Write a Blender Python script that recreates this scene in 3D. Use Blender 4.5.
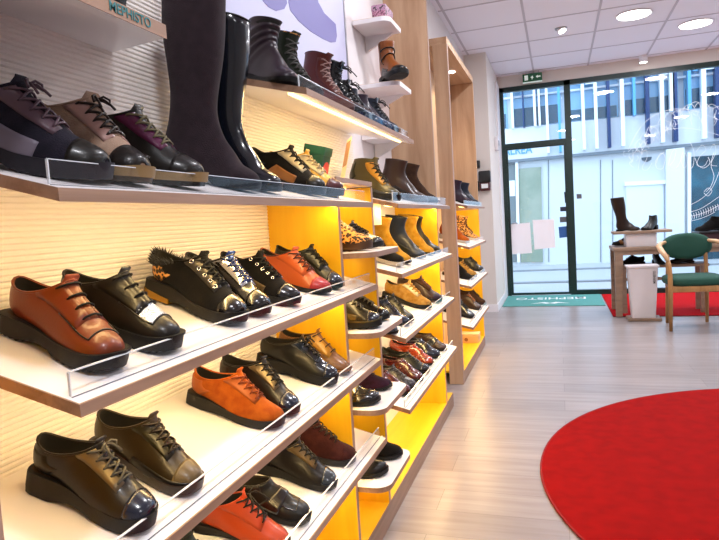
import bpy, bmesh, math, random
from mathutils import Matrix, Vector
random.seed(7)
sc = bpy.context.scene
COL = sc.collection
for o in list(bpy.data.objects): bpy.data.objects.remove(o)

# ---------------------------------------------------------------- camera (room axes: +Y along the shelf wall towards the window, +X into the shop)
FPX = 605.12
yaw, pit, rol = math.radians(-18.3594), math.radians(-4.3726), math.radians(-3.6032)
Fv = Vector((math.sin(yaw) * math.cos(pit), math.cos(yaw) * math.cos(pit), math.sin(pit)))
Rv = Vector((math.cos(yaw), -math.sin(yaw), 0)); Uv = Rv.cross(Fv)
R2 = Rv * math.cos(rol) + Uv * math.sin(rol); U2 = -Rv * math.sin(rol) + Uv * math.cos(rol)
cam = bpy.data.objects.new('camera', bpy.data.cameras.new('camera')); COL.objects.link(cam)
cam.data.sensor_fit = 'HORIZONTAL'; cam.data.sensor_width = 36; cam.data.lens = FPX / 719 * 36
cam.data.clip_start = .02; cam.data.clip_end = 200
cam.matrix_world = Matrix(((R2.x, U2.x, -Fv.x, 0), (R2.y, U2.y, -Fv.y, 0), (R2.z, U2.z, -Fv.z, 1.15), (0, 0, 0, 1)))
sc.camera = cam

# ---------------------------------------------------------------- daylight, exposure
W = bpy.data.worlds.new('overcast_sky'); sc.world = W; W.use_nodes = True
W.node_tree.nodes['Background'].inputs[0].default_value = (.62, .80, 1.0, 1)
W.node_tree.nodes['Background'].inputs[1].default_value = 3.0
sc.view_settings.view_transform = 'Standard'; sc.view_settings.look = 'None'
sc.view_settings.exposure = 0.0; sc.view_settings.gamma = 1.0; sc.view_settings.use_curve_mapping = False
LAMP_W = 30.0        # each ceiling lamp
STRIP_W = 2.1        # each metre of warm shelf strip
WARM = (1.0, .70, .30)
COOL = (.93, .94, 1.0)

def light(name, kind, loc, rot, energy, color, **kw):
    d = bpy.data.lights.new(name, kind); d.energy = energy; d.color = color
    for k, v in kw.items(): setattr(d, k, v)
    o = bpy.data.objects.new(name, d); COL.objects.link(o); o.location = loc; o.rotation_euler = rot
    return o

# ---------------------------------------------------------------- materials
def lin(h):
    h = h.lstrip('#'); c = [int(h[i:i + 2], 16) / 255 for i in (0, 2, 4)]
    return tuple((x / 12.92 if x <= .04045 else ((x + .055) / 1.055) ** 2.4) for x in c) + (1,)
MATS = {}
def mat(name, hexc, rough=.5, metal=0, bump=None, coat=0, emit=None, pattern=None, sheen=0, spec=.5):
    if name in MATS: return MATS[name]
    m = bpy.data.materials.new(name); m.use_nodes = True; nt = m.node_tree; N = nt.nodes; L = nt.links
    b = N['Principled BSDF']; c = lin(hexc)
    b.inputs['Base Color'].default_value = c; b.inputs['Roughness'].default_value = rough
    b.inputs['Metallic'].default_value = metal; b.inputs['Coat Weight'].default_value = coat
    b.inputs['Coat Roughness'].default_value = .08; b.inputs['Specular IOR Level'].default_value = spec
    if sheen: b.inputs['Sheen Weight'].default_value = sheen
    tc = N.new('ShaderNodeTexCoord')
    if bump:
        sc_, st, kind = bump
        t = N.new('ShaderNodeTexNoise' if kind == 'noise' else 'ShaderNodeTexVoronoi'); t.inputs['Scale'].default_value = sc_
        L.new(tc.outputs['Object'], t.inputs['Vector'])
        bn = N.new('ShaderNodeBump'); bn.inputs['Strength'].default_value = st; bn.inputs['Distance'].default_value = .002
        L.new(t.outputs[0], bn.inputs['Height']); L.new(bn.outputs[0], b.inputs['Normal'])
    if emit:
        b.inputs['Emission Color'].default_value = lin(emit[0]); b.inputs['Emission Strength'].default_value = emit[1]
    def ramp(src, stops, interp='LINEAR'):
        r = N.new('ShaderNodeValToRGB'); r.color_ramp.interpolation = interp
        e = r.color_ramp.elements
        while len(e) < len(stops): e.new(.5)
        for el, (p, h) in zip(e, stops): el.position = p; el.color = lin(h)
        L.new(src, r.inputs[0]); L.new(r.outputs[0], b.inputs['Base Color']); return r
    if pattern:
        k = pattern[0]
        mp = N.new('ShaderNodeMapping'); L.new(tc.outputs['Object'], mp.inputs[0])
        if k == 'mottle':
            t = N.new('ShaderNodeTexNoise'); t.inputs['Scale'].default_value = pattern[2]; t.inputs['Detail'].default_value = 4
            L.new(mp.outputs[0], t.inputs['Vector']); ramp(t.outputs[0], [(.35, hexc), (.65, pattern[1])])
        elif k == 'leopard':
            t = N.new('ShaderNodeTexVoronoi'); t.inputs['Scale'].default_value = 95; L.new(mp.outputs[0], t.inputs['Vector'])
            ramp(t.outputs[0], [(0, '#7a4a1c'), (.22, '#120b06'), (.48, '#120b06'), (.56, '#c98a3c'), (1, '#dca65a')])
        elif k == 'croc':
            t = N.new('ShaderNodeTexVoronoi'); t.inputs['Scale'].default_value = 110; L.new(mp.outputs[0], t.inputs['Vector'])
            ramp(t.outputs[0], [(0, pattern[1]), (.5, hexc), (.8, '#0c0c0e')])
        elif k == 'glitter':
            t = N.new('ShaderNodeTexVoronoi'); t.inputs['Scale'].default_value = 420; L.new(mp.outputs[0], t.inputs['Vector'])
            bn = N.new('ShaderNodeBump'); bn.inputs['Strength'].default_value = 1; bn.inputs['Distance'].default_value = .003
            L.new(t.outputs[1], bn.inputs['Height']); L.new(bn.outputs[0], b.inputs['Normal'])
            ramp(t.outputs[1], [(.2, '#6f7684'), (.5, '#cfd6e2'), (.8, '#f4f6ff')])
        elif k == 'wood':
            _, dark, sx, sy, sz = pattern
            mp.inputs['Scale'].default_value = (sx, sy, sz)
            t = N.new('ShaderNodeTexNoise'); t.inputs['Scale'].default_value = 1; t.inputs['Detail'].default_value = 6; t.inputs['Roughness'].default_value = .6
            t.inputs['Distortion'].default_value = .4
            L.new(mp.outputs[0], t.inputs['Vector']); ramp(t.outputs[0], [(.32, dark), (.62, hexc)])
        elif k == 'planks':
            t = N.new('ShaderNodeTexBrick'); t.inputs['Scale'].default_value = 1
            t.inputs['Brick Width'].default_value = 1.35; t.inputs['Row Height'].default_value = .19; t.inputs['Mortar Size'].default_value = .0012
            t.offset = .37; t.inputs['Color1'].default_value = lin('#a8a09f'); t.inputs['Color2'].default_value = lin('#989090'); t.inputs['Mortar'].default_value = lin('#7d7674')
            L.new(tc.outputs['Object'], t.inputs['Vector'])
            g = N.new('ShaderNodeTexNoise'); g.inputs['Scale'].default_value = 1; g.inputs['Detail'].default_value = 5
            mp.inputs['Scale'].default_value = (2.2, 26, 1); L.new(mp.outputs[0], g.inputs['Vector'])
            r = N.new('ShaderNodeValToRGB'); r.color_ramp.elements[0].position = .3; r.color_ramp.elements[0].color = lin('#c8bcb4')
            r.color_ramp.elements[1].position = .7; r.color_ramp.elements[1].color = lin('#ffffff'); L.new(g.outputs[0], r.inputs[0])
            mx = N.new('ShaderNodeMixRGB'); mx.blend_type = 'MULTIPLY'; mx.inputs[0].default_value = .55
            L.new(t.outputs[0], mx.inputs[1]); L.new(r.outputs[0], mx.inputs[2]); L.new(mx.outputs[0], b.inputs['Base Color'])
    MATS[name] = m; return m

def glass(name, tint=(1, 1, 1, 1), refl=1.0, ior=1.5):
    if name in MATS: return MATS[name]
    m = bpy.data.materials.new(name); m.use_nodes = True; nt = m.node_tree; N = nt.nodes; L = nt.links
    N.remove(N['Principled BSDF']); out = N['Material Output']
    tr = N.new('ShaderNodeBsdfTransparent'); tr.inputs[0].default_value = tint
    gl = N.new('ShaderNodeBsdfGlossy'); gl.inputs['Roughness'].default_value = .01; gl.inputs[0].default_value = (refl, refl, refl, 1)
    fr = N.new('ShaderNodeFresnel'); fr.inputs[0].default_value = ior
    mx = N.new('ShaderNodeMixShader'); geo = N.new('ShaderNodeNewGeometry'); inv = N.new('ShaderNodeMath'); inv.operation = 'SUBTRACT'; inv.inputs[0].default_value = 1; L.new(geo.outputs['Backfacing'], inv.inputs[1])
    mu = N.new('ShaderNodeMath'); mu.operation = 'MULTIPLY'; L.new(fr.outputs[0], mu.inputs[0]); L.new(inv.outputs[0], mu.inputs[1]); L.new(mu.outputs[0], mx.inputs[0]); L.new(tr.outputs[0], mx.inputs[1]); L.new(gl.outputs[0], mx.inputs[2]); L.new(mx.outputs[0], out.inputs[0])
    MATS[name] = m; return m

LEATHER = (260, .12, 'noise'); SUEDE = (420, .5, 'noise')
def dim(h, k=.66):
    h = h.lstrip('#'); c = [int(h[i:i + 2], 16) / 255 for i in (0, 2, 4)]
    return '#' + ''.join('%02x' % round(255 * x * k ** (1 / 2.2)) for x in c)
def defs():
    L_ = lambda n, h, r=.36, c=.12, **k: mat(n, dim(h), r, coat=c, bump=LEATHER, spec=.3, **k)
    S_ = lambda n, h, h2=None: mat(n, dim(h), .92, bump=SUEDE, sheen=.06, spec=.15, pattern=('mottle', dim(h2 or h), 45))
    R_ = lambda n, h: mat(n, dim(h), .55, spec=.3, bump=(500, .15, 'noise'))
    G_ = lambda n, h: mat(n, dim(h), .22, coat=.7)
    for n, h in dict(black_leather='#15130f', black_brown='#15100d', cognac_leather='#8a3a14', black_bronze='#1d1913', bronze_leather='#33260f', olive_tan='#6e5a38',
                     dark_olive='#26220f', orange_leather='#b85a16', tan='#a56a34', red_orange='#cc5a20', red_pink='#b02c30', gold_brown='#7c5024', ochre_leather='#b98524',
                     vermilion='#c04414', dark_green_leather='#1c2616', aubergine_leather='#2e1f2c', oxblood_leather='#5e1f14', navy_leather='#1a2436', plum_leather='#2e1e30',
                     tan_leather='#a0561f', brown_leather='#3e2618', olive_leather='#4a4428', yellow_leather='#d8a62a', burgundy='#4e1420', magenta='#5e1644', mauve='#5c4450',
                     lilac_grey='#7d7484', olive='#5b4f2c', blush='#c49a90', cream='#d8c8a4', dark_brown='#2a1a12', black_green='#14180f').items(): L_(n, h)
    L_('navy_black_leather', '#0f1420', .22, .5); L_('crinkle_navy', '#0e1728', .15, .9)
    for n, h, h2 in [('navy_suede', '#161522', '#24202e'), ('beige_suede', '#a98a74', '#c0a28c'), ('aubergine_suede', '#33282e', '#3a2e34'), ('black_suede', '#0d0b0a', '#181412'),
                     ('orange_suede', '#b04e0c', '#c86614'), ('burgundy_suede', '#3a1512', '#4c201a'), ('purple_suede', '#2e1426', '#421f38'), ('umber_suede', '#3a2418', '#4a3020'),
                     ('ochre_suede', '#b4801c', '#cc9a30'), ('camel_suede', '#a8772e', '#c49a50')]: S_(n, h, h2)
    for n, h in dict(black_rubber='#0d0c0b', dark_rubber='#171412', grey_black='#1f1e1e', grey_rubber='#24222c', olive_rubber='#4a4032', tan_crepe='#a88a5c', brown_rubber='#4a2e1a',
                     cream_rubber='#d8cbb4', mustard_rubber='#b07c14', dark_green_rubber='#1b2216').items(): R_(n, h)
    for n, h in dict(black_gloss='#0b0b0d', navy_gloss='#0d1830', burgundy_gloss='#5a1512', red_brown_gloss='#a83812', slate_gloss='#27303a', blue_gloss='#1c3a86').items(): G_(n, h)
    for n, h in dict(black_lace='#0c0b0b', grey_lace='#4a4844', rust_lace='#7a3410', olive_grey='#6a6248').items(): mat(n, h, .85)
    mat('pewter', '#6d6048', .35, metal=.6); mat('gunmetal', '#4a4640', .3, metal=.7); mat('bronze_metal', '#5c4a2c', .35, metal=.5)
    mat('silver', '#d6d6da', .2, metal=1); mat('silver_glitter', '#c8ccd6', .3, metal=.4, pattern=('glitter',))
    mat('leopard', '#b88040', .7, pattern=('leopard',)); mat('grey_croc', '#3c3c42', .3, pattern=('croc', '#6a6a72')); mat('black_fur', '#0c0a09', .95, sheen=.3)
    mat('lining', '#14110f', .9); mat('lining_tan', '#3a2a1c', .9)
defs()

# ---------------------------------------------------------------- mesh helpers
def mesh_obj(name, verts, faces, m, parent=None, smooth=True, mats=None, fm=None):
    me = bpy.data.meshes.new(name); me.from_pydata([tuple(v) for v in verts], [], faces)
    me.update()
    b = bmesh.new(); b.from_mesh(me); bmesh.ops.recalc_face_normals(b, faces=b.faces); b.to_mesh(me); b.free()
    if smooth:
        for p in me.polygons: p.use_smooth = True
    me.materials.append(MATS[m] if isinstance(m, str) else m)
    if smooth == 'auto':
        me.set_sharp_from_angle(angle=math.radians(40))
    o = bpy.data.objects.new(name, me); COL.objects.link(o)
    if parent: o.parent = parent
    return o

class MB:
    """collects pieces of ONE part"""
    def __init__(s): s.v = []; s.f = []
    def add(s, v, f):
        k = len(s.v); s.v += [tuple(q) for q in v]; s.f += [tuple(i + k for i in q) for q in f]; return s
    def box(s, x0, x1, y0, y1, z0, z1):
        v = [(x, y, z) for x in (x0, x1) for y in (y0, y1) for z in (z0, z1)]
        return s.add(v, [(0, 1, 3, 2), (4, 6, 7, 5), (0, 4, 5, 1), (2, 3, 7, 6), (0, 2, 6, 4), (1, 5, 7, 3)])
    def bbox(s, x0, x1, y0, y1, z0, z1, r=.002):
        """box with bevelled edges"""
        b = bmesh.new(); bmesh.ops.create_cube(b, size=1)
        for v in b.verts: v.co = Vector(((x0 + x1) / 2 + v.co.x * (x1 - x0), (y0 + y1) / 2 + v.co.y * (y1 - y0), (z0 + z1) / 2 + v.co.z * (z1 - z0)))
        bmesh.ops.bevel(b, geom=b.edges[:], offset=r, segments=2, affect='EDGES', profile=.6)
        b.verts.index_update(); s.add([v.co[:] for v in b.verts], [[v.index for v in f.verts] for f in b.faces]); b.free(); return s
    def prism(s, poly, lo, hi, axis='z'):
        n = len(poly)
        def P(a, b, c): return {'z': (a, b, c), 'y': (a, c, b), 'x': (c, a, b)}[axis]
        v = [P(a, b, lo) for a, b in poly] + [P(a, b, hi) for a, b in poly]
        f = [tuple(range(n))[::-1], tuple(range(n, 2 * n))] + [(i, (i + 1) % n, n + (i + 1) % n, n + i) for i in range(n)]
        return s.add(v, f)
    def tube(s, pts, r, n=8, closed=False):
        pts = [Vector(p) for p in pts]; k = len(pts); rr = r if isinstance(r, (list, tuple)) else [r] * k
        v = []; prev = None
        for i, p in enumerate(pts):
            a = pts[(i - 1) % k] if closed or i > 0 else p; b = pts[(i + 1) % k] if closed or i < k - 1 else p
            t = (b - a); t = t.normalized() if t.length > 1e-9 else Vector((0, 0, 1))
            if prev is None:
                u = t.orthogonal().normalized()
            else:
                u = prev - t * prev.dot(t); u = u.normalized() if u.length > 1e-6 else t.orthogonal().normalized()
            prev = u; w = t.cross(u)
            for j in range(n):
                an = 2 * PI_ * j / n; v.append(tuple(p + (u * math.cos(an) + w * math.sin(an)) * rr[i]))
        f = []
        for i in range(k if closed else k - 1):
            for j in range(n):
                a = i * n + j; b = i * n + (j + 1) % n; c = ((i + 1) % k) * n + (j + 1) % n; d = ((i + 1) % k) * n + j
                f.append((a, b, c, d))
        if not closed: f += [tuple(range(n))[::-1], tuple(range((k - 1) * n, k * n))]
        return s.add(v, f)
    def lathe(s, prof, cx, cy, n=32):
        v = []; f = []
        for r, z in prof:
            for j in range(n): v.append((cx + r * math.cos(2 * PI_ * j / n), cy + r * math.sin(2 * PI_ * j / n), z))
        for i in range(len(prof) - 1):
            for j in range(n): f.append((i * n + j, i * n + (j + 1) % n, (i + 1) * n + (j + 1) % n, (i + 1) * n + j))
        f += [tuple(range(n))[::-1], tuple(range((len(prof) - 1) * n, len(prof) * n))]
        return s.add(v, f)
    def loft(s, rings, cap=True):
        n = len(rings[0]); v = [p for r in rings for p in r]; f = []
        for i in range(len(rings) - 1):
            for j in range(n): f.append((i * n + j, i * n + (j + 1) % n, (i + 1) * n + (j + 1) % n, (i + 1) * n + j))
        if cap: f += [tuple(range(n))[::-1], tuple(range((len(rings) - 1) * n, len(rings) * n))]
        return s.add(v, f)
    def build(s, name, m, parent=None, smooth=False, **kw):
        o = mesh_obj(name, s.v, s.f, m, parent, smooth); return o
PI_ = math.pi
def tag(o, label=None, cat=None, group=None, kind=None):
    if label: o['label'] = label
    if cat: o['category'] = cat
    if group: o['group'] = group
    if kind: o['kind'] = kind
    return o
def thing(name, label, cat, loc=(0, 0, 0), group=None):
    o = bpy.data.objects.new(name, None); COL.objects.link(o); o.location = loc; o.empty_display_size = .05
    return tag(o, label, cat, group)
def S(o): o['kind'] = 'structure'; return o

# ---------------------------------------------------------------- surfaces
mat('floor_planks', '#cfc0b2', .30, pattern=('planks',))
mat('ceiling_tile', '#f2eef6', .9, bump=(160, .25, 'noise')); mat('ceiling_bar', '#c4bcc4', .6)
mat('white_wall', '#ded8d6', .7); mat('cream_wall', '#dcd4cc', .75); mat('side_wall', '#d8d2cc', .8)
mat('ribbed_panel', '#efe8e2', .55); mat('laminate', '#f0ecec', .28)
mat('oak', '#c2a080', .45, pattern=('wood', '#a58060', 14, 14, 1.3)); mat('oak_y', '#c2a080', .45, pattern=('wood', '#a58060', 14, 1.3, 14))
mat('pale_oak', '#d9b48c', .45, pattern=('wood', '#bd9468', 16, 16, 1.2))
mat('edge_oak', '#a5826a', .5, pattern=('wood', '#866650', 30, 2, 30)); mat('edge_oak_z', '#b59480', .5, pattern=('wood', '#967660', 40, 40, 2))
mat('yellow_wood', '#f6c01c', .42, pattern=('wood', '#eeb010', 16, 16, 1.1)); mat('warm_lit_oak_y', '#f4c020', .40, pattern=('wood', '#ecb012', 16, 1.1, 16))  # oak with the warm glow of the shelf strips painted into its colour
mat('cream_wood', '#f0dcae', .5); mat('dark_frame', '#0c2a26', .35); mat('white_paint', '#ece8ea', .4)
mat('chair_wood', '#b28654', .4, pattern=('wood', '#946a3c', 20, 20, 4)); mat('chair_green', '#16483a', .8, bump=(700, .3, 'noise'))
mat('rug_red', '#9c0a08', .95, bump=(900, .6, 'noise'), spec=.1, pattern=('mottle', '#8c0807', 14)); mat('carpet_red', '#b80c12', .95, bump=(900, .6, 'noise'), spec=.1)
mat('mat_teal', '#5f9c96', .95, bump=(900, .5, 'noise'), spec=.1); mat('print_white', '#e8ecec', .8); mat('print_teal', '#2d7a7e', .6); mat('print_dark', '#3c3a36', .6)
mat('table_wood', '#a08570', .5, pattern=('wood', '#86705c', 3, 20, 20)); mat('plastic_white', '#e4dfe2', .35); mat('plastic_black', '#121214', .4)
mat('lamp_face', '#ffffff', .4, emit=('#fff6f0', 9)); mat('strip_face', '#fff2d0', .4, emit=('#ffcf7a', 6)); mat('metal_grey', '#a8a8ac', .35, metal=.8)
mat('mirror', '#f4f6f8', .02, metal=1)
glass('window_glass', (.97, .99, 1, 1)); glass('acrylic', (.985, .99, .995, 1), refl=1, ior=1.25); mat('acrylic_edge', '#d8dde4', .15, coat=.6)

T15 = math.tan(math.radians(15))
WX = -.89; FX = -.588
YW = 8.716; ZC = 3.03
# ---------------------------------------------------------------- room shell
S(MB().box(-1.1, 4.6, -3.2, YW + .14, -.12, 0).build('floor', 'floor_planks'))
S(MB().box(-1.1, 4.6, -3.2, YW, ZC, ZC + .1).build('ceiling', 'ceiling_tile'))
c = MB()
for k in range(-1, 9):
    x = -.925 + .685 * k + .685
    if x < 4.5: c.box(x - .011, x + .011, -3.1, YW, ZC - .004, ZC + .001)
for k in range(0, 17):
    y = 7.83 - .725 * k
    if y > -3: c.box(-.97, 4.4, y - .011, y + .011, ZC - .0035, ZC + .001)
y = 8.56; c.box(-.97, 4.4, y - .01, y + .01, ZC - .0035, ZC + .001)
S(c.build('ceiling_grid', 'ceiling_bar'))
S(MB().box(-1.12, -.98, -3.2, YW, 0, ZC).build('wall_left', 'white_wall'))
S(MB().box(4.45, 4.6, -3.2, YW, 0, ZC).build('wall_right', 'side_wall'))
S(MB().box(-1.1, 4.6, -3.2, -3.05, 0, ZC).build('wall_back', 'side_wall'))
S(MB().box(-.73, 4.45, YW - .02, YW + .12, 2.875, ZC).build('wall_front', 'cream_wall'))
p = MB().box(-.98, -.725, 7.30, YW + .12, 0, ZC); S(p.build('pillar', 'cream_wall'))
S(MB().box(-.99, -.713, 7.288, 7.31, 0, .09).box(-.726, -.713, 7.30, YW, 0, .09).build('baseboard_left', 'white_paint'))
# white door jamb lining on the pillar's inner face
S(MB().box(-.727, -.705, 8.3, YW + .02, .09, 2.9).build('trim_1', 'white_paint'))
# ribbed wall panel: one mesh, fluted profile
prof = []; z = .08; pitch = .0105
while z < 2.98:
    prof += [(-.893, z), (-.8895, z + .003), (-.8895, z + .0075), (-.893, z + pitch - .0004)]; z += pitch
v = []; f = []
for (x, zz) in prof: v += [(x, -1.6, zz), (x, 2.70, zz)]
for i in range(len(prof) - 1): f.append((2 * i, 2 * i + 1, 2 * i + 3, 2 * i + 2))
k = len(v); v += [(-.98, -1.6, prof[0][1]), (-.98, 2.70, prof[0][1]), (-.98, -1.6, prof[-1][1]), (-.98, 2.70, prof[-1][1])]
n2 = 2 * (len(prof) - 1)
f += [(0, k, k + 1, 1), (n2, n2 + 1, k + 3, k + 2), (k, k + 2, k + 3, k + 1)]
rp = mesh_obj('wall_left_ribbed_panel', v, f, 'ribbed_panel', None, False); S(rp)
S(MB().box(-.98, -.892, 2.70, 4.02, 0, 2.98).build('wall_left_plain_panel', 'white_paint'))
S(MB().box(-.98, -.892, 4.02, 5.60, 0, 2.34).build('wall_left_niche_back', 'pale_oak'))

# window wall -------------------------------------------------------------
fr = MB()
z0, zt = 0.0, 2.85
for (a, b) in ((-.705, -.655), (.135, .215), (4.36, 4.45)): fr.box(a, b, YW - .03, YW + .05, 0, 2.875)
fr.box(-.705, 4.45, YW - .03, YW + .05, 2.815, 2.878)
fr.box(.215, 4.4, YW - .03, YW + .05, 0, .065)
fr.box(-.655, .135, YW - .03, YW + .05, 2.05, 2.115)
wf = S(fr.build('window_1', 'dark_frame'))
o = MB().box(.215, 4.36, YW, YW + .012, .065, 2.815).build('window_glass', 'window_glass', wf)
o = MB().box(-.655, .135, YW, YW + .012, 2.115, 2.815).build('transom_glass', 'window_glass', wf)
dr = MB()
dr.box(-.655, -.625, YW - .02, YW + .03, .012, 2.05).box(.108, .135, YW - .02, YW + .03, .012, 2.05).box(-.625, .108, YW - .02, YW + .03, .012, .04).box(-.625, .108, YW - .02, YW + .03, 2.03, 2.05)
d = S(dr.build('door_1', 'dark_frame'))
MB().box(-.625, .108, YW, YW + .012, .04, 2.03).build('door_glass', 'window_glass', d)
MB().tube([(-.60, YW - .02, 1.02), (-.60, YW - .07, 1.02), (-.53, YW - .07, 1.02)], .010).build('door_handle', 'metal_grey', d, True)
MB().bbox(-.645, -.628, YW - .035, YW - .02, .95, 1.10).build('lock_plate', 'plastic_black', d)

# ---------------------------------------------------------------- lamps
def ceiling_lamp(x, y, label, r=.155, w=LAMP_W):
    t = thing('ceiling_lamp', label, 'ceiling light', (x, y, ZC), 'round lamps in the tiled ceiling')
    MB().lathe([(r + .012, -.006), (r + .010, -.010), (r, -.012), (r, -.004)], 0, 0, 40).build('trim_ring', 'white_paint', t, 'auto')
    MB().lathe([(r - .004, -.0145), (r - .004, -.0125)], 0, 0, 40).build('diffuser', 'lamp_face', t)
    l = light('lamp_light', 'AREA', (x, y, ZC - .02), (0, 0, 0), w, COOL, shape='DISK', size=2 * r - .02); return t
ceiling_lamp(.78, 6.69, 'round lit ceiling lamp above the white bin, left one of the pair')
ceiling_lamp(1.45, 7.37, 'round lit ceiling lamp at the right edge, nearest the window')
for x, y in ((.35, 4.4), (2.6, 5.3), (.20, 2.3), (2.6, 2.6), (.35, .2), (2.4, -.6), (3.6, 7.4)):  # unseen lamps, added and placed to brighten the shelves and walls
    ceiling_lamp(x, y, 'added unseen round ceiling lamp over the shop floor')
def spot_lamp(x, y, label):
    t = thing('ceiling_spot', label, 'ceiling light', (x, y, ZC), 'tilted ceiling spots')
    MB().lathe([(.062, -.002), (.060, -.012), (.048, -.016), (.044, -.003)], 0, 0, 28).build('trim_ring', 'metal_grey', t, 'auto')
    h = MB().lathe([(.040, .01), (.044, -.030), (.041, -.040)], 0, 0, 28).build('lamp_head', 'white_paint', t, 'auto'); h.rotation_euler = (math.radians(-20), math.radians(-18), 0)
    g = MB().lathe([(.037, -.0425), (.037, -.0405)], 0, 0, 28).build('lens', 'lamp_face', t); g.rotation_euler = h.rotation_euler
spot_lamp(.10, 6.79, 'small swivel spot recessed in the ceiling in front of the exit sign')
light('spot_light', 'SPOT', (.10, 6.79, ZC - .06), (math.radians(-25), math.radians(-18), 0), 40, COOL, spot_size=math.radians(80), spot_blend=.6, shadow_soft_size=.03)
t = thing('window_spot', 'small bright spot lamp right above the shop window frame', 'ceiling light', (1.09, 8.55, ZC), 'window spots')
MB().lathe([(.05, 0), (.05, -.05), (.045, -.085)], 0, 0, 24).build('housing', 'white_paint', t, 'auto')
MB().lathe([(.043, -.088), (.043, -.0855)], 0, 0, 24).build('lens', 'lamp_face', t)
light('window_spot_light', 'SPOT', (1.09, 8.55, ZC - .10), (math.radians(-12), 0, 0), 25, COOL, spot_size=math.radians(110), spot_blend=.7, shadow_soft_size=.04)

# ---------------------------------------------------------------- exit sign, wall fittings
t = thing('exit_sign', 'small green emergency exit sign hanging above the door', 'sign', (-.257, 8.60, 2.95))
MB().bbox(-.125, .125, -.018, .018, -.055, .05, .003).build('sign_box', mat('exit_green', '#0e5a34', .4), t)
wp = mat('exit_white', '#e8f4ea', .5, emit=('#e8fff0', .25))
MB().box(-.10, -.055, -.020, -.018, -.035, .03).build('door_symbol', wp, t)
MB().prism([(-.01, -.03), (0, -.03), (.006, -.012), (.016, -.012), (.016, -.004), (.006, .002), (.01, .012), (.004, .018), (-.004, .012), (-.012, .004), (-.022, .004), (-.022, -.004), (-.012, -.004), (-.008, -.014)], -.0205, -.018, 'y').build('running_figure', wp, t)
MB().prism([(.045, 0), (.07, .022), (.07, .008), (.105, .008), (.105, -.008), (.07, -.008), (.07, -.022)], -.0205, -.018, 'y').build('arrow_symbol', wp, t)
MB().box(-.125, .125, -.016, .016, -.066, -.056).build('light_bar', wp, t)
for x in (-.08, .08): MB().tube([(x, 0, .05), (x, 0, .082)], .003).build('hanger', 'metal_grey', t)

t = thing('wall_dispenser', 'black and dark red dispenser with a white label on the pillar', 'dispenser', (-.795, 7.30, 1.555))
MB().bbox(-.068, .068, -.09, 0, -.02, .118, .016).build('cover', 'plastic_black', t, 'auto')
MB().bbox(-.060, .060, -.085, 0, -.115, -.018, .014).build('lower_body', mat('dark_red_plastic', '#4a0f14', .3), t, 'auto')
MB().box(-.038, .038, -.088, -.0852, -.085, -.035).build('label', 'print_white', t)
tag(MB().bbox(-.915, -.845, 7.24, 7.30, 1.71, 1.80, .01).build('wall_sensor', 'plastic_black', None, 'auto'), 'small black sensor box on the pillar above the dispenser', 'sensor')
tag(MB().bbox(-.925, -.870, 7.23, 7.30, 1.44, 1.56, .01).build('wall_bracket', 'plastic_black', None, 'auto'), 'black bracket on the pillar left of the dispenser', 'bracket')
t = thing('light_switch', 'pale switch box on the white jamb beside the glass door', 'switch', (-.705, 8.0, 2.06))
MB().bbox(-.02, .022, -.09, .09, -.09, .08, .008).build('switch_box', 'plastic_white', t, 'auto')
MB().bbox(.022, .03, -.04, .04, -.03, .03, .003).build('rocker', 'metal_grey', t, 'auto')

# ---------------------------------------------------------------- floor coverings
n = 96; pr = [(1.263 + 1.375 * math.cos(2 * PI_ * i / n), 2.782 + 1.375 * math.sin(2 * PI_ * i / n)) for i in range(n)]
t = thing('round_rug', 'large round red rug on the plank floor', 'rug', (0, 0, 0))
MB().prism(pr, .001, .010).build('pile', 'rug_red', t)
MB().tube([(x, y, .0065) for x, y in pr], .0055, 6, True).build('bound_edge', mat('rug_edge', '#8a0c0e', .9), t, True)
t = thing('red_carpet', 'rectangular red carpet under the display table by the window', 'rug', (0, 0, 0))
MB().box(.52, 3.2, 6.84, 8.62, .001, .009).build('pile', 'carpet_red', t)
MB().tube([(.52, 6.84, .005), (3.2, 6.84, .005), (3.2, 8.62, .005), (.52, 8.62, .005)], .0045, 6, True).build('bound_edge', 'rug_edge', t, True)
t = thing('door_mat', 'teal door mat with white lettering in front of the glass door', 'door mat', (0, 0, 0))
MB().prism([(-.70, 7.69), (.50, 7.64), (.50, 8.66), (-.70, 8.66)], .001, .008).build('pile', 'mat_teal', t)
def text(name, s, size, m, parent, mw, ext=.0008, align='CENTER', xs=1.0):
    cu = bpy.data.curves.new(name, 'FONT'); cu.body = s; cu.size = size; cu.extrude = ext; cu.align_x = align; cu.align_y = 'CENTER'; cu.offset = size * .008
    tmp = bpy.data.objects.new(name + '_tmp', cu); COL.objects.link(tmp); bpy.context.view_layer.update()
    me = bpy.data.meshes.new_from_object(tmp.evaluated_get(bpy.context.evaluated_depsgraph_get())); bpy.data.objects.remove(tmp); me.materials.clear(); me.materials.append(MATS[m])
    o = bpy.data.objects.new(name, me); COL.objects.link(o); o.parent = parent; o.matrix_local = mw @ Matrix.Diagonal((xs, 1, 1, 1)); return o
text('lettering', 'MEPHISTO', .26, 'print_white', t, Matrix.Translation((-.13, 8.33, .0085)) @ Matrix.Rotation(PI_, 4, 'Z'), .0006, xs=.74)
cr_ = MB()   # small winged emblem under the word
cr_.prism([(-.36, 7.86), (-.20, 7.98), (-.13, 7.90), (-.06, 7.98), (.10, 7.86), (-.03, 7.90), (-.08, 7.84), (-.13, 7.88), (-.18, 7.84), (-.23, 7.90)], .0078, .0092)
cr_.build('emblem', 'print_white', t)

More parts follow.
